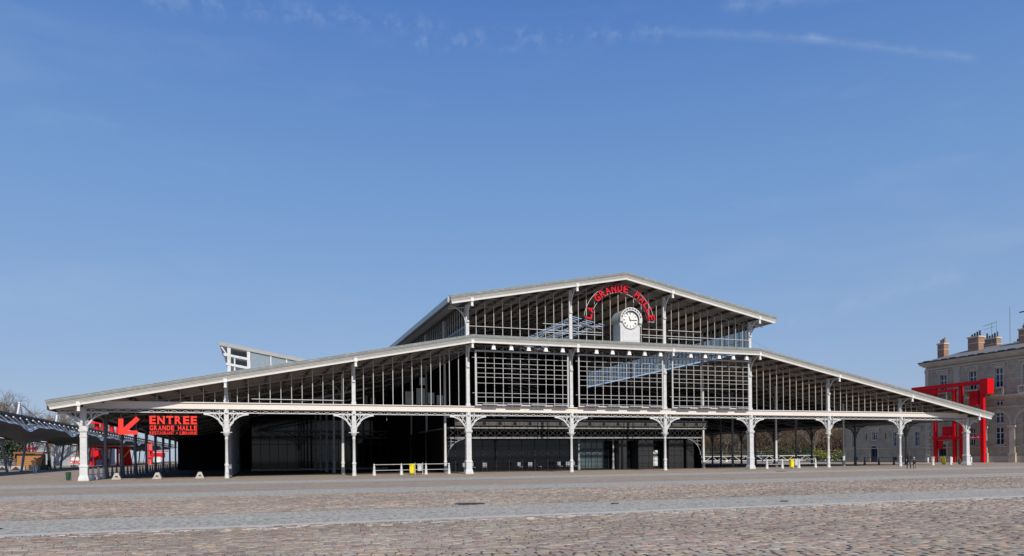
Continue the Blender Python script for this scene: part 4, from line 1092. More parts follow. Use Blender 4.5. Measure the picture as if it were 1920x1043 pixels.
# door behind the folly
def blue_door(y0, y1, z1, arch=False):
    x = XB+.2; d = MB(); d.box(x, x+.06, y0, y1, .05, z1)
    do = SB(d, 'door', BLUEDOOR); ym = (y0+y1)/2
    for ya, yb in ((y0+.1, ym-.05), (ym+.05, y1-.1)):
        SB(MB().box(x-.03, x, ya, yb, .2, .9), 'door_panel', BLUEDOOR, do)
        SB(MB().box(x-.02, x+.0, ya+.04, yb-.04, 1.2, z1-.25), 'pane', WGLASS, do)
    SB(MB().box(XB-.10, XB, y0-.28, y0, 0, z1+.25).box(XB-.10, XB, y1, y1+.28, 0, z1+.25).box(XB-.18, XB, y0-.45, y1+.45, z1+.25, z1+.5), 'door_surround', STONE2, do)
blue_door(22.85, 24.2, 2.7)
# lower wing
XW = XB+.05
wh = [(36.35, 37.4, 3.9, 5.2), (32.15, 32.95, 2.68, 5.05), (27.8, 28.7, 2.68, 4.97), (41.2, 42.0, 2.68, 5.0), (36.3, 37.85, .05, 2.78), (32.3, 33.2, .3, .88), (40.8, 41.7, .3, .88), (38.65, 38.9, 3.95, 5.0), (34.5, 34.75, 3.95, 5.0)]
SB(wall(26.52, 43.7, 0, 7.6, wh, XW), 'wing_wall', STONE)
SB(MB().box(XW+.6, XW+10, 26.6, 43.6, 0, 7.5), 'wing_core_wall', STONE)
SB(MB().box(XW-.2, XW+.6, 26.6, 43.9, 7.6, 7.9), 'cornice', STONE2)
SB(MB().add([(XW-.2, 26.6, 7.9), (XW-.2, 43.9, 7.9), (XW+5, 43.9, 9.6), (XW+5, 26.6, 9.6), (XW+10, 43.9, 7.9), (XW+10, 26.6, 7.9)], [(0, 1, 2, 3), (3, 2, 4, 5), (1, 4, 2), (0, 3, 5)]), 'wing_roof', SLATE)
for y0, y1, z0, z1 in wh[:4]: window(y0, y1, z0, z1, XW, rows=3, hood=(z0 < 3 or True))
SB(MB().box(XW-.12, XW, 26.6, 43.7, 2.3, 2.46), 'string_course', STONE2)
x = XW+.2; SB(MB().box(x, x+.06, 36.3, 37.85, .05, 2.78), 'door', BLUEDOOR)
b = MB()
po = [(37.075+.98*math.cos(t*PI/12), 2.3+.75*math.sin(t*PI/12)) for t in range(13)]; pi_ = [(37.075+.78*math.cos(t*PI/12), 2.3+.55*math.sin(t*PI/12)) for t in range(13)]
n = 13; b.add([(XW-.1, a, z) for a, z in po]+[(XW-.1, a, z) for a, z in pi_]+[(XW, a, z) for a, z in po]+[(XW+.2, a, z) for a, z in pi_], [f for i in range(n-1) for f in ((i, i+1, n+i+1, n+i), (i, 2*n+i, 2*n+i+1, i+1), (n+i, n+i+1, 3*n+i+1, 3*n+i))])
b.box(XW-.1, XW, 36.1, 36.3, 0, 2.3); b.box(XW-.1, XW, 37.85, 38.05, 0, 2.3); SB(b, 'door_surround', STONE2)
for y in (36.75, 37.4): SB(MB().box(x-.02, x, y-.22, y+.22, 1.0, 2.4), 'door_pane', WGLASS)
for h in wh[5:]: SB(MB().box(XW+.2, XW+.25, h[0], h[1], h[2], h[3]), 'vent', DFRAME)
for y in YC[2:]: SB(MB().box(XB+.2, XB+.25, y-.5, y+.5, .15, .85), 'vent', DFRAME)
SB(MB().box(XB+.2, XB+.25, 17.9, 18.9, .15, .85), 'vent', DFRAME)
# roof, chimneys, aerials
SB(MB().add([(XB-.7, -8, 16.02), (XB-.7, 27.1, 16.02), (XB+7, 24.0, 18.15), (XB+7, -8, 18.15), (XB+14.5, 27.1, 16.02), (XB+14.5, -8, 16.02)], [(0, 1, 2, 3), (3, 2, 4, 5), (1, 4, 2)]), 'roof', SLATE)
for j, y in enumerate(np.arange(-7, 26, 1.55)):
    SB(MB().box(XB-.45+.15*(j % 3), XB+.5+.2*(j % 2), y, y+1.0, 16.13, 16.24), 'snow_guard', DARKLEAD)
def chimney(x, y0, y1, z0, z1, w=.9, pots=4):
    b = MB(); b.box(x, x+w, y0, y1, z0, z1-.3); c = SB(b, 'chimney', BRICK)
    SB(MB().box(x-.1, x+w+.1, y0-.1, y1+.1, z1-.3, z1-.08), 'chimney_cap', STONE2, c)
    SB(MB().box(x-.04, x+w+.04, y0-.04, y1+.04, z1-1.2, z1-1.1), 'chimney_band', STONE2, c)
    for i in range(pots):
        yy = y0+.25+(y1-y0-.5)*i/max(1, pots-1); hh = .35+.45*((i*7+3) % 4)/3
        p = MB(); p.lathe([(.15, z1-.08), (.12, z1+hh-.1), (.15, z1+hh)], 8, (x+w*.5, yy, 0)); SB(p, 'chimney_pot', BRICK if pots == 3 else DARKLEAD, c)
chimney(117.5, 25.8, 27.0, 16.2, 19.4, 1.0, 3)
chimney(118.5, 20.6, 22.4, 16.6, 19.75, 1.3, 4)
chimney(124, 21.8, 24.0, 16.6, 20.0, 1.0, 5)
chimney(118.8, 13.4, 14.5, 16.8, 19.75, 1.4, 3)
chimney(123.6, 16.2, 18.6, 17.0, 18.7, .8, 4)
SB(MB().bar((122, 18.1, 17.5), (122, 18.1, 23.9), .07), 'mast', IRON)
b = MB(); b.bar((124, 22.6, 18), (124, 22.6, 22.2), .05); b.bar((124, 21.8, 18), (124, 21.8, 22.5), .05)
for z in (21.5, 22.1): b.bar((123.2, 21.4, z), (124.6, 24.4, z), .035)
for q in np.linspace(0, 1, 8): b.bar((123.2+1.4*q, 21.4+3*q-.3, 22.1), (123.2+1.4*q, 21.4+3*q+.3, 22.1), .025)
SB(b, 'aerial', IRON)
b = MB(); b.bar((119.5, 14.0, 19.5), (119.5, 14.0, 22.2), .07); b.box(119.4, 119.6, 13.4, 14.8, 22.15, 22.3); b.box(119.4, 119.6, 13.5, 13.7, 20.4, 22.15); b.box(119.4, 119.6, 13.4, 14.2, 20.4, 20.5); SB(b, 'aerial', DARKLEAD)

# ------------------------------------------------------------------ red folly on the right
XF = 111.5
fo = thing('steel_folly', 'bright red steel frame sculpture of posts, beams and boxes before the stone building', 'folly', (XF, 19, 0))
def FB(name, x0, x1, y0, y1, z0, z1, parent=None, m_=FOLLY):
    b = MB(); b.box(x0-XF, x1-XF, y0-19, y1-19, z0, z1); return b.obj(name, m_, parent or fo)
for y0, y1, h, dx_ in ((14.5, 15.05, 11.4, 0), (18.25, 18.7, 11.4, .35), (19.1, 19.55, 10.7, 0), (22.35, 22.8, 11.4, 0)):
    FB('post', XF+dx_, XF+dx_+.42, y0, y1, 0, h)
FB('beam', XF-.02, XF+.58, 14.4, 26.7, 11.38, 11.95)
FB('box', XF-.12, XF+1.15, 13.75, 14.95, 9.9, 12.1)
FB('wall_panel', XF+.1, XF+.32, 22.9, 26.7, 9.0, 11.36)
FB('beam', XF-.05, XF+.5, 19.0, 22.9, 10.72, 11.1)
FB('beam', XF-.10, XF+.35, 15.05, 22.9, 3.45, 3.95)
bx = FB('box', XF+.05, XF+.9, 15.35, 16.75, 8.5, 10.5)
for y in (15.6, 16.0, 16.4): FB('fin', XF-.02, XF+.045, y, y+.12, 9.2, 10.4, bx)
FB('tray', XF-.25, XF+1.1, 15.3, 16.7, 8.35, 8.48)
FB('wall_panel', XF+.3, XF+.45, 19.85, 21.5, 3.99, 5.5); FB('tray', XF-.2, XF+.5, 19.8, 21.5, 4.0, 4.12)
FB('wall_panel', XF+.2, XF+.35, 21.4, 22.25, 2.16, 3.37); FB('tray', XF+.2, XF+.8, 21.3, 22.2, 2.05, 2.15)
FB('beam', XF+.0, XF+.4, 16.8, 18.2, 8.1, 8.4)
tx = 'folie N8'; yy = 16.5
for ch in tx:
    if ch != ' ':
        me = glyph(ch, .02); o = bpy.data.objects.new('letter', me); COL.objects.link(o); o.parent = fo
        o.scale = (.13 if ch != 'i' else .05, .02, .26 if ch not in 'oie' else (.26 if ch == 'i' else .18)); o.rotation_euler = (0, 0, -PI/2); o.location = (-.12, yy-19, 3.54)
        o.material_slots[0].link = 'OBJECT'; o.material_slots[0].material = TRIM
    yy -= .17
bolw = thing('bollard', 'short white bollard at the left foot of the red folly', 'bollard', (109.9, 22.4, 0), 0, 'short white bollards near the red folly')
b = MB(); b.lathe([(.16, 0), (.16, .06), (.11, .1), (.12, .75), (.10, .8), (.02, .84)], 10); b.obj('bollard_shaft', TRIM, bolw, smooth=True)
dup(bolw, None, (110.6, 18.9, 0), 0, 'short white bollard between the two middle posts of the red folly')
dup(bolw, None, (110.4, 15.6, 0), 0, 'short white bollard left of the tallest red folly post')

# ------------------------------------------------------------------ footbridge railing, fence and woods on the right
rg = thing('truss_railing', 'low white truss railing beyond the right aisle of the hall', 'railing', (131.5, 60.2, 0), rad(46.5))
for z in (.22, 1.28):
    b = MB(); b.bar((0, 0, z), (0, 42, z), .15); b.obj('rail', TRIM, rg)
for i in range(17):
    y = i*2.5
    for p, q in (((0, y, .22), (0, y+1.25, 1.28)), ((0, y+1.25, 1.28), (0, y+2.5, .22))):
        b = MB(); b.bar(p, q, .09); b.obj('brace', TRIM, rg)
for i in range(9):
    b = MB(); b.lathe([(.35, 0), (.3, .35), (.1, .4)], 6, (-.1, i*5+.5, 0)); b.obj('footing', TRIM, rg)
fn = thing('wire_fence', 'tall thin wire fence behind the white truss railing', 'fence', (136, 60, 0), rad(40))
for i in range(14):
    b = MB(); b.bar((0, i*4.4, 0), (0, i*4.4, 2.35), .09); b.obj('post', IRON, fn)
for z in (2.3, 1.7, 1.1):
    b = MB(); b.bar((0, 0, z), (0, 58, z), .04); b.obj('wire', IRON, fn)

def bare_tree(name, label, h, spread, seed, m_=TWIG, group=None, depth=5, dens=3):
    r = random.Random(seed); t = thing(name, label, 'tree', (0, 0, 0), 0, group)
    tr, cw = MB(), MB()
    def grow(p, d, l, rad_, lev):
        q = p+d*l; mid = p.lerp(q, .5)+Vector((r.gauss(0, .05), r.gauss(0, .05), 0))*l
        (tr if lev < 2 else cw).tube([p, mid, q], [rad_, rad_*.85, rad_*.68], 5 if lev < 2 else 3)
        if lev >= depth: return
        for i in range(dens[min(lev, len(dens)-1)] if isinstance(dens, tuple) else (dens if lev else dens+1)):
            a = r.uniform(0, 2*PI); tilt = r.uniform(.35, .85)
            n = d.orthogonal().normalized(); n.rotate(Matrix.Rotation(a, 3, d))
            nd = (d*math.cos(tilt)+n*math.sin(tilt)*spread); nd.z += .12; nd.normalize()
            grow(p.lerp(q, r.uniform(.55, 1)), nd, l*r.uniform(.58, .82), max(.011, rad_*.55), lev+1)
    grow(Vector((0, 0, 0)), Vector((r.gauss(0, .04), r.gauss(0, .04), 1)).normalized(), h*.30, h*.020, 0)
    tr.obj('trunk', BARK, t); cw.obj('crown', m_, t)
    return t
def leafy(name, label, cat, h, w, seed, m_, n=1500, group=None, leaf=.22, trunk=True):
    r = random.Random(seed); t = thing(name, label, cat, (0, 0, 0), 0, group)
    b = MB(); b.tube([(0, 0, 0), (.05, 0, h*.5), (0, .05, h*.75)], [h*.03, h*.02, h*.008], 6)
    cl_ = [(r.gauss(0, w*.28), r.gauss(0, w*.28), h*r.uniform(.35, .95), r.uniform(.5, 1)*w*.30) for _ in range(16)]
    for c in cl_[:9]: b.tube([(0, 0, h*.25), (c[0]*.6, c[1]*.6, c[2]*.75), c[:3]], [h*.015, h*.01, h*.004], 4)
    b.obj('trunk', BARK, t)
    lv = MB()
    for i in range(n):
        c = cl_[i % 16]; d = Vector((r.gauss(0, 1), r.gauss(0, 1), r.gauss(0, .8))); d = d.normalized()*c[3]*r.uniform(.4, 1.05)
        p = Vector(c[:3])+d
        if p.z < .1: p.z = .1+r.random()*.3
        u = Vector((r.gauss(0, 1), r.gauss(0, 1), r.gauss(0, 1))).normalized()*leaf*r.uniform(.5, 1.1); v = u.orthogonal().normalized(); v.rotate(Matrix.Rotation(r.uniform(0, 6.3), 3, u.normalized())); v *= leaf*.4
        lv.add([p-u*.5, p+v, p+u*.5, p-v], [(0, 1, 2, 3)])
    lv.obj('crown', m_, t)
    return t
# woods beyond the right aisle
src = [bare_tree('bare_tree', 'bare tree', 14, 1.0, 20+i, (TWIG, TWIG2, TWIG)[i], 'bare trees beyond the fence', 6, (5, 4, 3, 3, 3, 3)) for i in range(3)]
KIDS.clear()
spots = [(126, 112), (132, 104), (129, 96), (136, 91), (131, 84), (139, 80), (133, 73), (141, 68), (136, 60), (144, 55), (138, 50), (150, 96), (150, 78), (152, 64), (128, 122), (142, 112)]
place = ['farthest left', 'second from left', 'third from left', 'fourth from left', 'fifth from left', 'sixth from left', 'seventh from left', 'eighth from left', 'ninth from left', 'tenth from left', 'nearest the stone wing']
rr = random.Random(11)
for i, (x, y) in enumerate(spots):
    nm = (f'bare brown tree beyond the fence, {place[i]} in the front row' if i < 11 else
          ['bare tree in the back row behind the left shrubs', 'bare tree in the back row behind the middle shrubs', 'bare tree in the back row behind the right shrubs', 'bare tree at the far left end of the back row', 'bare tree in the back row left of its middle'][i-11])
    o = src[i] if i < 3 else dup(src[i % 3], None)
    o.location = (x, y, 0); o.rotation_euler = (0, 0, rr.uniform(0, 6)); s = rr.uniform(.85, 1.1); o.scale = (s, s, s); o['label'] = nm
shr = [leafy('shrub', 's', 'shrub', 3.6, 5.5, 41, HEDGE, 1600, 'shrubs behind the wire fence', .34), leafy('shrub', 's', 'shrub', 2.4, 5.0, 42, FORSY, 1500, 'shrubs behind the wire fence', .30), leafy('shrub', 's', 'shrub', 5.5, 4.5, 43, LEAF, 1700, 'shrubs behind the wire fence', .34)]
KIDS.clear()
sp = [(0, 125, 103, 'olive shrub at the far left behind the wire fence'), (1, 127, 62, 'yellow green shrub behind the wire fence, left of the third column from the right'), (2, 128, 69, 'tall dark evergreen shrub behind the yellow green shrubs'),
      (0, 126, 92, 'olive shrub left of the person in blue'), (0, 126, 81, 'olive shrub behind the person in blue'), (1, 126, 54, 'yellow green shrub behind the wire fence nearest the stone wing'), (2, 129, 86, 'dark evergreen shrub among the olive shrubs'),
      (0, 125, 73, 'olive shrub between the dark evergreen and the person in blue'), (1, 127, 49, 'yellow green shrub half hidden by the stone wing'), (0, 126, 113, 'olive shrub at the extreme left edge beyond the fence'), (2, 130, 57, 'dark evergreen shrub behind the right yellow green shrubs')]
seen = set()
for k, x, y, lb in sp:
    o = shr[k] if k not in seen else dup(shr[k], None)
    seen.add(k); o.scale = (.62, .62, .55) if k == 2 else (1, 1, .9); o.location = (x, y, 0); o.rotation_euler = (0, 0, rr.uniform(0, 6)); o['label'] = lb
# brush that closes the distance
b = MB(); r = random.Random(77)
for i in range(15000):
    y = r.uniform(40, 190); x = r.uniform(154, 170)+abs(y-80)*.02; z = min(11, abs(r.gauss(0, 5.5)))
    h = r.uniform(1.5, 4.5); b.tube([(x, y, z), (x+r.gauss(0, .7), y+r.gauss(0, 1.1), z+h)], [.075, .02], 3)
for i in range(1500):
    y = r.uniform(40, 190); x = r.uniform(160, 172); b.tube([(x, y, 0), (x+r.gauss(0, 1), y+r.gauss(0, .8), r.uniform(7, 14))], [.2, .05], 4)
o = b.obj('woods', TWIG2); o['kind'] = 'stuff'

# ------------------------------------------------------------------ left background: gallery canopy
cn = thing('gallery_canopy', 'long wavy grey canopy hung from a dark truss with white masts', 'canopy', (-12, 5, 0))
def CB(b, name, m_, parent=None, smooth=False):
    b.v = [(p[0]+12, p[1]-5, p[2]) for p in b.v]; return b.obj(name, m_, parent or cn, smooth)
def zn(y): t = 2*PI*(y-33.3)/20.4; return 5.46-.27*math.cos(t)-.13*math.cos(2*t)-.10*math.cos(3*t)
def zfar(y): return 4.42+.26*math.sin(2*PI*(y-40)/20.4)
ys = np.arange(2, 190, .85)
b = MB(); cols_ = 7
vs = []
for y in ys:
    for j in range(cols_):
        t = j/(cols_-1); x = -12-6.2*t; z = zn(y)*(1-t)+zfar(y)*t+.25*math.sin(PI*t)
        vs.append((x, y, z))
fs = [(i*cols_+j, i*cols_+j+1, (i+1)*cols_+j+1, (i+1)*cols_+j) for i in range(len(ys)-1) for j in range(cols_-1)]
nv = len(vs); vs += [(x, y, z+.06) for x, y, z in vs]; fs += [tuple(k+nv for k in f) for f in fs]
b.add(vs, fs); CB(b, 'membrane', MEMB, smooth=True)
b = MB(); e = [(-11.95, y, zn(y)+.10) for y in ys]
vv = []
for x_, y, z in e: vv += [(-11.85, y, z-.12), (-12.0, y, z+.13), (-12.75, y, z+.42)]
b.add(vv, [f for i in range(len(e)-1) for f in ((3*i, 3*i+1, 3*i+4, 3*i+3), (3*i+1, 3*i+2, 3*i+5, 3*i+4))])
CB(b, 'front_edge', WMEMB)
b = MB()
for y0 in np.arange(33.3-20.4*2, 190, 20.4):      # drooping pale pockets below the truss
    yy_ = [y0+i*.7 for i in range(-6, 7)]
    vv = []
    for y in yy_: vv += [(-11.9, y, zn(y)+.18), (-12.5, y, zn(y0+4.3)+.25)]
    n_ = len(yy_)
    if y0 > 2: b.add(vv, [(2*i, 2*i+1, 2*i+3, 2*i+2) for i in range(n_-1)])
CB(b, 'valley_gutter', WMEMB)
b = MB(); lattice(b, (-12.2, 2, 6.62), (-12.2, 190, 6.62), .6, 120, .10, .20); lattice(b, (-12.9, 2, 6.62), (-12.9, 190, 6.62), .6, 120, .10, .20); CB(b, 'truss', TRUSSD)
b = MB()
for y in np.arange(4, 188, 2.4): b = MB(); b.bar((-12.0, y, 6.3), (-11.9, y+2.2, zn(y+2.2)+.25), .15, n=8); CB(b, 'strut', TRIM, smooth=True)
for y in np.arange(5, 188, 2.4): b = MB(); b.bar((-12.9, y, 6.0), (-12.9, y+1.5, zn(y+1.5)+.22), .10, n=6); CB(b, 'strut', TRIM, smooth=True)
for y in np.arange(-.6, 170, 16.4):
    if y < 3: continue
    b = MB(); b.tube([(-12.5, y-1.0, 6.64), (-12.5, y-.05, 8.1)], .085, 6); b.tube([(-12.5, y+.85, 6.64), (-12.5, y+.05, 8.1)], .15, 6); b.bar((-12.5, y-.3, 8.1), (-12.5, y+.3, 8.1), .16)
    mo_ = CB(b, 'mast', WMEMB)
    b = MB(); b.bar((-12.5, y+.15, 8.05), (-12.5, y+7.4, 6.68), .12, n=6); CB(b, 'stay', TRIM, mo_)
for i, y in enumerate(np.arange(10.5, 180, 10.2)):
    s = 1 if i % 2 else -1; g = gz(-17, y)
    b = MB(); b.tube([(-16.8, y, 4.35), (-16.8, y+s*2.2, g)], .16, 8); CB(b, 'prop', IRON)
    if i % 2: b = MB(); b.bar((-16.8, y, 4.35), (-16.8, y-4.2, g), .12, n=6); CB(b, 'brace', IRON)
b = MB(); b.bar((-18.1, 2, 4.5), (-18.1, 190, 4.5), .16); CB(b, 'rear_beam', TRUSSD)
b = MB()
for y0 in np.arange(10, 185, 10.2):
    b.add([(-18.2, y0-2.2, 4.45), (-18.2, y0+2.2, 4.45), (-18.4, y0, 5.15), (-20.2, y0, 4.9)], [(0, 1, 2), (0, 2, 3), (1, 3, 2), (0, 3, 1)])
CB(b, 'rear_skylit_crest', WMEMB)  # crests of the far edge; sky light on top put into the pale colour

# ------------------------------------------------------------------ left background buildings and things
sh = thing('warehouse', 'long blue grey ribbed warehouse wall beyond the canopy', 'warehouse', (-45, 122, gz(-45, 122)))
b = MB(); b.box(-40, 22.5, 0, 30, 0, 8.0); b.obj('wall', SHED, sh)
b = MB()
for x in np.arange(-40, 22.4, .9): b.box(x, x+.10, -.06, -.002, .3, 7.9)
b.obj('ribs', SHED, sh, kind='stuff')
b = MB(); b.box(-40.3, 22.8, -.3, 30.3, 8.0, 8.35); b.obj('roof', SLATE, sh)
b = MB(); b.box(9.0, 12.2, -.12, -.06, 3.6, 4.1); b.obj('wall_plate', FOLLY, sh)
ph = thing('distant_house', 'pale distant house behind the bare trees at the left', 'house', (-41, 168, 1))
b = MB(); b.box(-2.6, 2.6, 0, 10, 0, 11.6); b.obj('wall', PALEHOUSE, ph)
b = MB(); b.prism([(-2.8, 11.6), (2.8, 11.6), (1.9, 12.5), (-1.9, 12.5)], -.3, 10.3); b.obj('roof', SLATE, ph)
for x in (-1.5, 0, 1.5):
    for z in (3, 6, 9):
        b = MB(); b.box(x-.45, x+.45, -.05, -.004, z, z+1.5); w_ = b.obj('window', WGLASS, ph)
kz = gz(-20, 65)
kk = thing('wooden_kiosk', 'orange timber kiosk with flat overhanging roof under the canopy', 'kiosk', (-20, 66, kz))
for i in range(8):
    b = MB(); b.box(-1.75, 1.45, 0, .06, .05+i*.29, .05+i*.29+.27); b.obj('plank', WOOD, kk)
b = MB(); b.box(-1.75, 1.45, .07, 2.4, 0, 2.35); b.obj('cabin', WOODD, kk)
b = MB(); b.box(-2.1, 2.0, -.5, 2.8, 2.42, 2.66); b.obj('roof', WOODD, kk)
b = MB(); b.box(1.46, 1.52, .3, 1.5, .1, 2.1); b.obj('door', WOODD, kk)
b = MB(); b.bar((1.85, -.4, 0), (1.85, -.4, 2.42), .12); b.bar((-1.95, -.4, 0), (-1.95, -.4, 2.42), .12); b.obj('roof_post', WOODD, kk)
pl = thing('planter_wall', 'low pale concrete planter wall in front of the kiosk', 'wall', (-22.6, 61.5, gz(-22, 61.5)))
b = MB(); b.box(-6, 3.0, 0, .5, 0, .62); b.obj('wall_block', CONC, pl)
for i in range(5): b = MB(); b.prism([(-5.5+i*1.7, 0), (-4.3+i*1.7, 0), (-4.9+i*1.7, .55)], -.04, -.003); b.obj('triangle_relief', DFRAME, pl)
b = MB(); b.box(3.4, 5.8, .4, 1.2, 0, .75); b.obj('dark_trough', DFRAME, pl)
ev = leafy('evergreen_tree', 'dense dark evergreen tree left of the wooden kiosk', 'tree', 5.6, 6.5, 51, LEAF, 4200, None, .30); ev.location = (-25.6, 69, gz(-25, 69)); ev.scale = (1.15, 1.15, 1.12)
lt = [(-40, 116, 16.5), (-34, 112, 18.5), (-29, 116, 17.0), (-24.5, 118, 14.2), (-46, 130, 18), (-20, 130, 13.0)]
lsrc = [bare_tree('bare_tree', 'bare tree', 16, 1.05, 60+i, TWIG, 'bare trees behind the canopy', 6, (5, 4, 4, 3, 3, 3)) for i in range(3)]
KIDS.clear()
ll = ['bare tree rising at the left edge behind the canopy', 'tallest bare tree behind the canopy, left of the first white mast', 'bare tree behind the canopy between the first and second masts', 'smaller bare tree above the second white mast', 'bare tree far behind at the left edge', 'lowest bare tree behind the hall corner']
for i, (x, y, h) in enumerate(lt):
    o = lsrc[i] if i < 3 else dup(lsrc[i % 3], None)
    o.location = (x, y, gz(x, y)); s = h/15.5; o.scale = (s, s, s); o.rotation_euler = (0, 0, i*1.3); o['label'] = ll[i]
# red pavilion left
rf = thing('red_pavilion', 'red frame pavilion with drums and slanted panel seen past the corner pier', 'pavilion', (-17, 106, gz(-17, 106)))
for x in (-2.4, -.2, 2.4):
    for y in (0, 3.5): b = MB(); b.box(x-.2, x+.2, y, y+.4, 0, 9.0 if x > -1 else 4.0); b.obj('post', FOLLY, rf)
for z in (3.6, 6.2, 8.6): b = MB(); b.box(-2.7, 2.7, -.1, .3, z, z+.4); b.obj('beam', FOLLY, rf)
for x in (-1.5, -.3, 1.2): b = MB(); b.lathe([(.45, 6.7), (.45, 9.2)], 12, (x, 1.2, 0)); b.obj('drum', FOLLY, rf, smooth=True)
b = MB(); b.box(-1.9, .3, .5, .7, 1.2, 3.3); b.obj('panel', FOLLY, rf)
b = MB(); b.prism([(2.9, 0), (5.2, 0), (4.6, 4.2), (3.7, 4.2)], -.3, 0); b.obj('slanted_panel', FOLLY, rf)
b = MB(); b.bar((3.0, -.36, 1.0), (4.9, -.36, 3.4), .14); b.obj('diagonal_stripe', YELLOW, rf)
b = MB(); b.box(-2.4, 5.0, -.6, 4, 4.0, 4.16); b.obj('roof', TRIM, rf)
rt2 = thing('red_tower', 'thin faded red tower seen between the left side columns', 'tower', (-11, 126, gz(-11, 126)))
for x, y in ((-.45, 0), (.35, 0), (-.45, .8), (.35, .8)): b = MB(); b.box(x-.10, x+.10, y, y+.2, 0, 5.2); b.obj('post', PINK, rt2)
for z in (1.5, 3.2, 5.0): b = MB(); b.box(-.6, .5, -.05, 1.1, z, z+.2); b.obj('landing', FOLLY, rt2)
b = MB(); b.box(-.30, .25, .3, .4, 0, 5.0); b.obj('panel', PINK, rt2)
rk = thing('red_booth', 'small red booth with pale poster beyond the left side columns', 'booth', (-9.2, 125, gz(-8.6, 125)))
b = MB(); b.box(-1.5, 1.3, 0, 2.0, 1.6, 2.7); b.box(-1.5, -1.3, 0, .2, 0, 1.6); b.box(1.1, 1.3, 0, .2, 0, 1.6); b.obj('booth_body', FOLLY, rk)
b = MB(); b.box(-.9, .5, -.05, -.003, .5, 1.75); b.obj('poster', PANEL, rk)
b = MB(); b.box(-1.9, 1.9, -.4, 2.9, 3.0, 3.2); b.obj('roof', FOLLY, rk)
van = thing('delivery_van', 'red and white van parked under the canopy left of the corner pier', 'van', (-20.4, 97.4, gz(-20.4, 97.4)))
b = MB(); prof = [(-.95, .35), (-.95, 1.05), (-.88, 1.15), (-.78, 1.85), (-.6, 1.98), (.6, 1.98), (.78, 1.85), (.88, 1.15), (.95, 1.05), (.95, .35)]
b.prism(prof, 0, 4.4); b.obj('body', PINK, van)
b = MB(); b.prism([(-.78, 1.18), (.78, 1.18), (.70, 1.80), (-.70, 1.80)], -.02, .0-.002); b.obj('windscreen', PANEL, van)
b = MB(); b.box(-.96, .96, -.08, .1, .3, .55); b.obj('bumper', CHROME, van)
for s in (-1, 1):
    b = MB(); b.box(s*.72-.14, s*.72+.14, -.03, -.002, .72, .92); b.obj('headlight', DIALM, van)
    for y in (.8, 3.5):
        b = MB(); b.lathe([(.18, -.11), (.34, -.11), (.34, .11), (.18, .11)], 14); w_ = b.obj('wheel', TYRE, van, loc=(s*.85, y, .34)); w_.rotation_euler = (0, PI/2, 0)

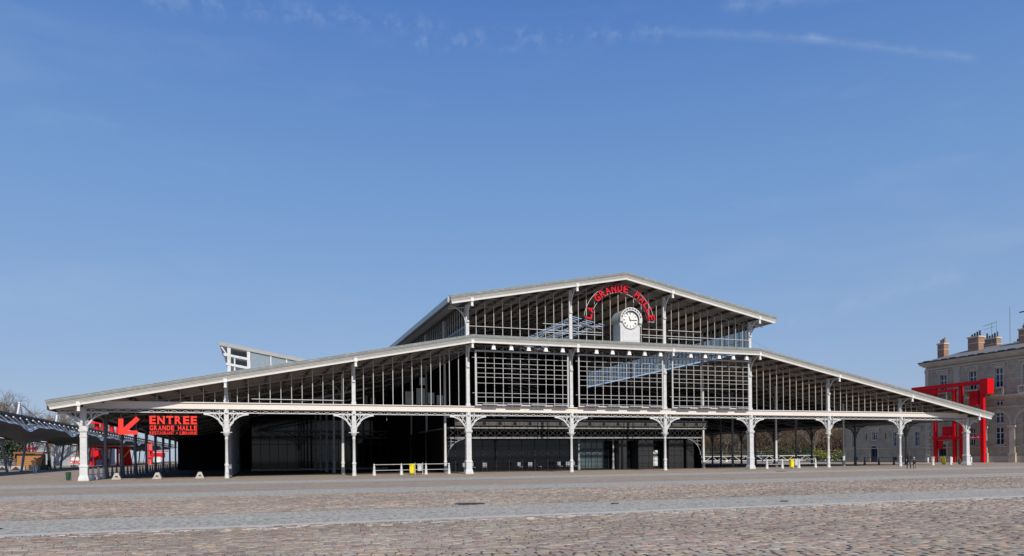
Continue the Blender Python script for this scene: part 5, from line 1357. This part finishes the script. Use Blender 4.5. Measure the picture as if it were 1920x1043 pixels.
# ------------------------------------------------------------------ people
def person(label, loc, h, face, top, legs, hair, stride=.18, bend=0, arms=(0, 0), coat=None, long_hair=False, group=None):
    """standing or walking figure: one continuous skinned body in its own axes, front towards +Y, feet at z=0"""
    k = h/1.75
    t = thing('person', label, 'person', (loc[0], loc[1], gz(loc[0], loc[1])), face, group)
    V, E_, Rr = [], [], []
    def v(p, r, par=None):
        V.append(Vector(p)*k); Rr.append((r[0]*k, r[1]*k) if isinstance(r, tuple) else (r*k, r*k))
        if par is not None: E_.append((par, len(V)-1))
        return len(V)-1
    lean = bend
    pel = v((0, 0, .94), (.155, .115)); wst = v((0, lean*.10, 1.10), (.135, .10), pel); ch = v((0, lean*.28, 1.30), (.165, .115), wst); sh_ = v((0, lean*.42, 1.43), (.12, .09), ch)
    nk = v((0, lean*.50, 1.51), .055, sh_); hd = v((0, lean*.58+.01, 1.60), (.078, .09), nk); tp = v((0, lean*.62+.01, 1.70), (.075, .088), hd); v((0, lean*.63, 1.745), .04, tp)
    for s, st, ar_ in ((-1, stride, arms[0]), (1, -stride, arms[1])):
        hp = v((s*.09, 0, .88), .105, pel); kn = v((s*.095, st*.55+.03, .50), .07, hp); an = v((s*.10, st, .10), .045, kn)
        if st < 0: V[an] = Vector((s*.10, st-.02, .12))*k
        ft = v((s*.105, st+.02, .04), .045, an); v((s*.115, st+.15, .03), .038, ft)
        so_ = v((s*.19, lean*.40, 1.40), .062, sh_); el = v((s*.245, lean*.30-.02-st*.35+ar_*.12, 1.14), .047, so_); wr = v((s*.25, lean*.35-st*.7+.05+ar_*.3, .92+abs(ar_)*.2), .034, el)
        hb = v((s*.25, lean*.35-st*.75+.07+ar_*.34, .85+abs(ar_)*.2), (.022, .042), wr); v((s*.248, lean*.35-st*.8+.08+ar_*.36, .78+abs(ar_)*.2), (.014, .03), hb)
    me = bpy.data.meshes.new('body'); me.from_pydata(V, E_, []); ob_ = bpy.data.objects.new('body', me); COL.objects.link(ob_)
    sk = ob_.modifiers.new('skin', 'SKIN'); sk.use_smooth_shade = True
    for i, d_ in enumerate(me.skin_vertices[0].data): d_.radius = Rr[i]; d_.use_root = (i == 0)
    ob_.modifiers.new('sub', 'SUBSURF').levels = 1
    bpy.context.view_layer.update()
    me2 = bpy.data.meshes.new_from_object(ob_.evaluated_get(bpy.context.evaluated_depsgraph_get())); bpy.data.objects.remove(ob_)
    me2.name = 'body'; me2.materials.clear()
    for m_ in (legs, top, SKIN, BLACKP): me2.materials.append(m_)
    for p in me2.polygons:
        c = p.center/k; wristy = abs(c.x) > .2 and c.z < .93+.2*max(abs(arms[0]), abs(arms[1])) and c.z > .6
        p.material_index = 2 if (c.z > 1.49 or wristy) else (1 if c.z > .93 or abs(c.x) > .205 else (3 if c.z < .09 else 0)); p.use_smooth = True
    o = bpy.data.objects.new('body', me2); COL.objects.link(o); o.parent = t
    hy = lean*.61
    b = MB(); b.lathe([(.088, 1.60), (.098, 1.66), (.088, 1.725), (.05, 1.765), (.0, 1.775)], 12, (0, hy-.015, 0), 1.12)
    if long_hair: b.lathe([(.07, 1.44), (.10, 1.49), (.10, 1.60), (.085, 1.70)], 10, (0, hy-.05, 0), .75)
    b.v = [tuple(Vector(p)*k) for p in b.v]; b.obj('hair', hair, t, smooth=True)
    b = MB()
    for s in (-1, 1): b.lathe([(.0, -.006), (.011, 0), (.0, .006)], 6, (s*.033, hy+.092, 1.625))
    b.box(-.025, .025, hy+.085, hy+.094, 1.555, 1.563); b.v = [tuple(Vector(p)*k) for p in b.v]; b.obj('face_features', HAIRD, t)
    b = MB(); b.prism([(hy+.085, 1.625), (hy+.115, 1.585), (hy+.085, 1.58)], -.012, .012, 'X')
    for s in (-1, 1): b.box(s*.083-.012, s*.083+.012, hy-.02, hy+.02, 1.58, 1.645)
    b.v = [tuple(Vector(p)*k) for p in b.v]; b.obj('nose_and_ears', SKIN, t)
    if coat:
        b = MB(); n = 16; zz = [(coat[1], .20, .15), (1.02, .185, .14), (1.15, .18, .135), (1.30, .20, .14), (1.42, .185, .115), (1.475, .10, .085)]
        b.v = []
        vs = [(math.cos(2*PI*i/n)*rx, math.sin(2*PI*i/n)*ry+lean*max(0, (z-.94))*.8, z) for z, rx, ry in zz for i in range(n)]
        b.add(vs, [(j*n+i, j*n+(i+1) % n, (j+1)*n+(i+1) % n, (j+1)*n+i) for j in range(len(zz)-1) for i in range(n)])
        b.v = [tuple(Vector(p)*k) for p in b.v]; b.obj('jacket', coat[0], t, smooth=True)
    return t
person('woman in dark puffer jacket and jeans walking away hand in hand with a child', (69.3, -10.8), 1.62, -.45, BLACKC, DJEANS, HAIRB, .16, 0, (.0, .1), (BLACKC, .78), True)
person('small child in navy coat walking beside the woman in a puffer jacket', (69.86, -10.9), .95, -.45, NAVY, DJEANS, HAIRD, .14, 0, (.3, 0), (NAVY, .70))
person('man in brown jacket and blue jeans walking towards the wooden kiosk', (-10.1, 28.1), 1.78, .25, BROWNC, JEANS, HAIRD, .15, 0, (.1, .1), (BROWNC, .88))
person('dark clothed person standing at the planter near the evergreen tree', (-20.6, 58.4), 1.75, .6, NAVY, NAVY, HAIRD, .05, .1, (.2, .2), (NAVY, .8))
person('person in black walking left beside someone in a cream coat', (-14.6, 53), 1.72, 1.1, BLACKC, NAVY, HAIRD, .17, 0, (.1, .1), (BLACKC, .8))
person('person in a cream coat walking beside someone in black', (-13.85, 52.8), 1.66, -1.0, WHITEC, DJEANS, HAIRB, .17, 0, (.1, .1), (WHITEC, .7))
person('dark figure standing before the red pavilion panel', (-15.5, 100.5), 1.75, 0, NAVY, NAVY, HAIRD, .05, 0, (.1, .1), (NAVY, .8))
person('person in a bright blue jacket leaning forward beyond the right aisle', (103.9, 53.7), 1.55, 1.2, BLUEC, NAVY, HAIRD, .14, .55, (.8, .8), (BLUEC, .9))
person('dark clothed person standing behind the truss railing right of the blue jacket', (113.5, 60.8), 1.72, .4, NAVY, NAVY, HAIRD, .06, 0, (.2, .2), (NAVY, .8))
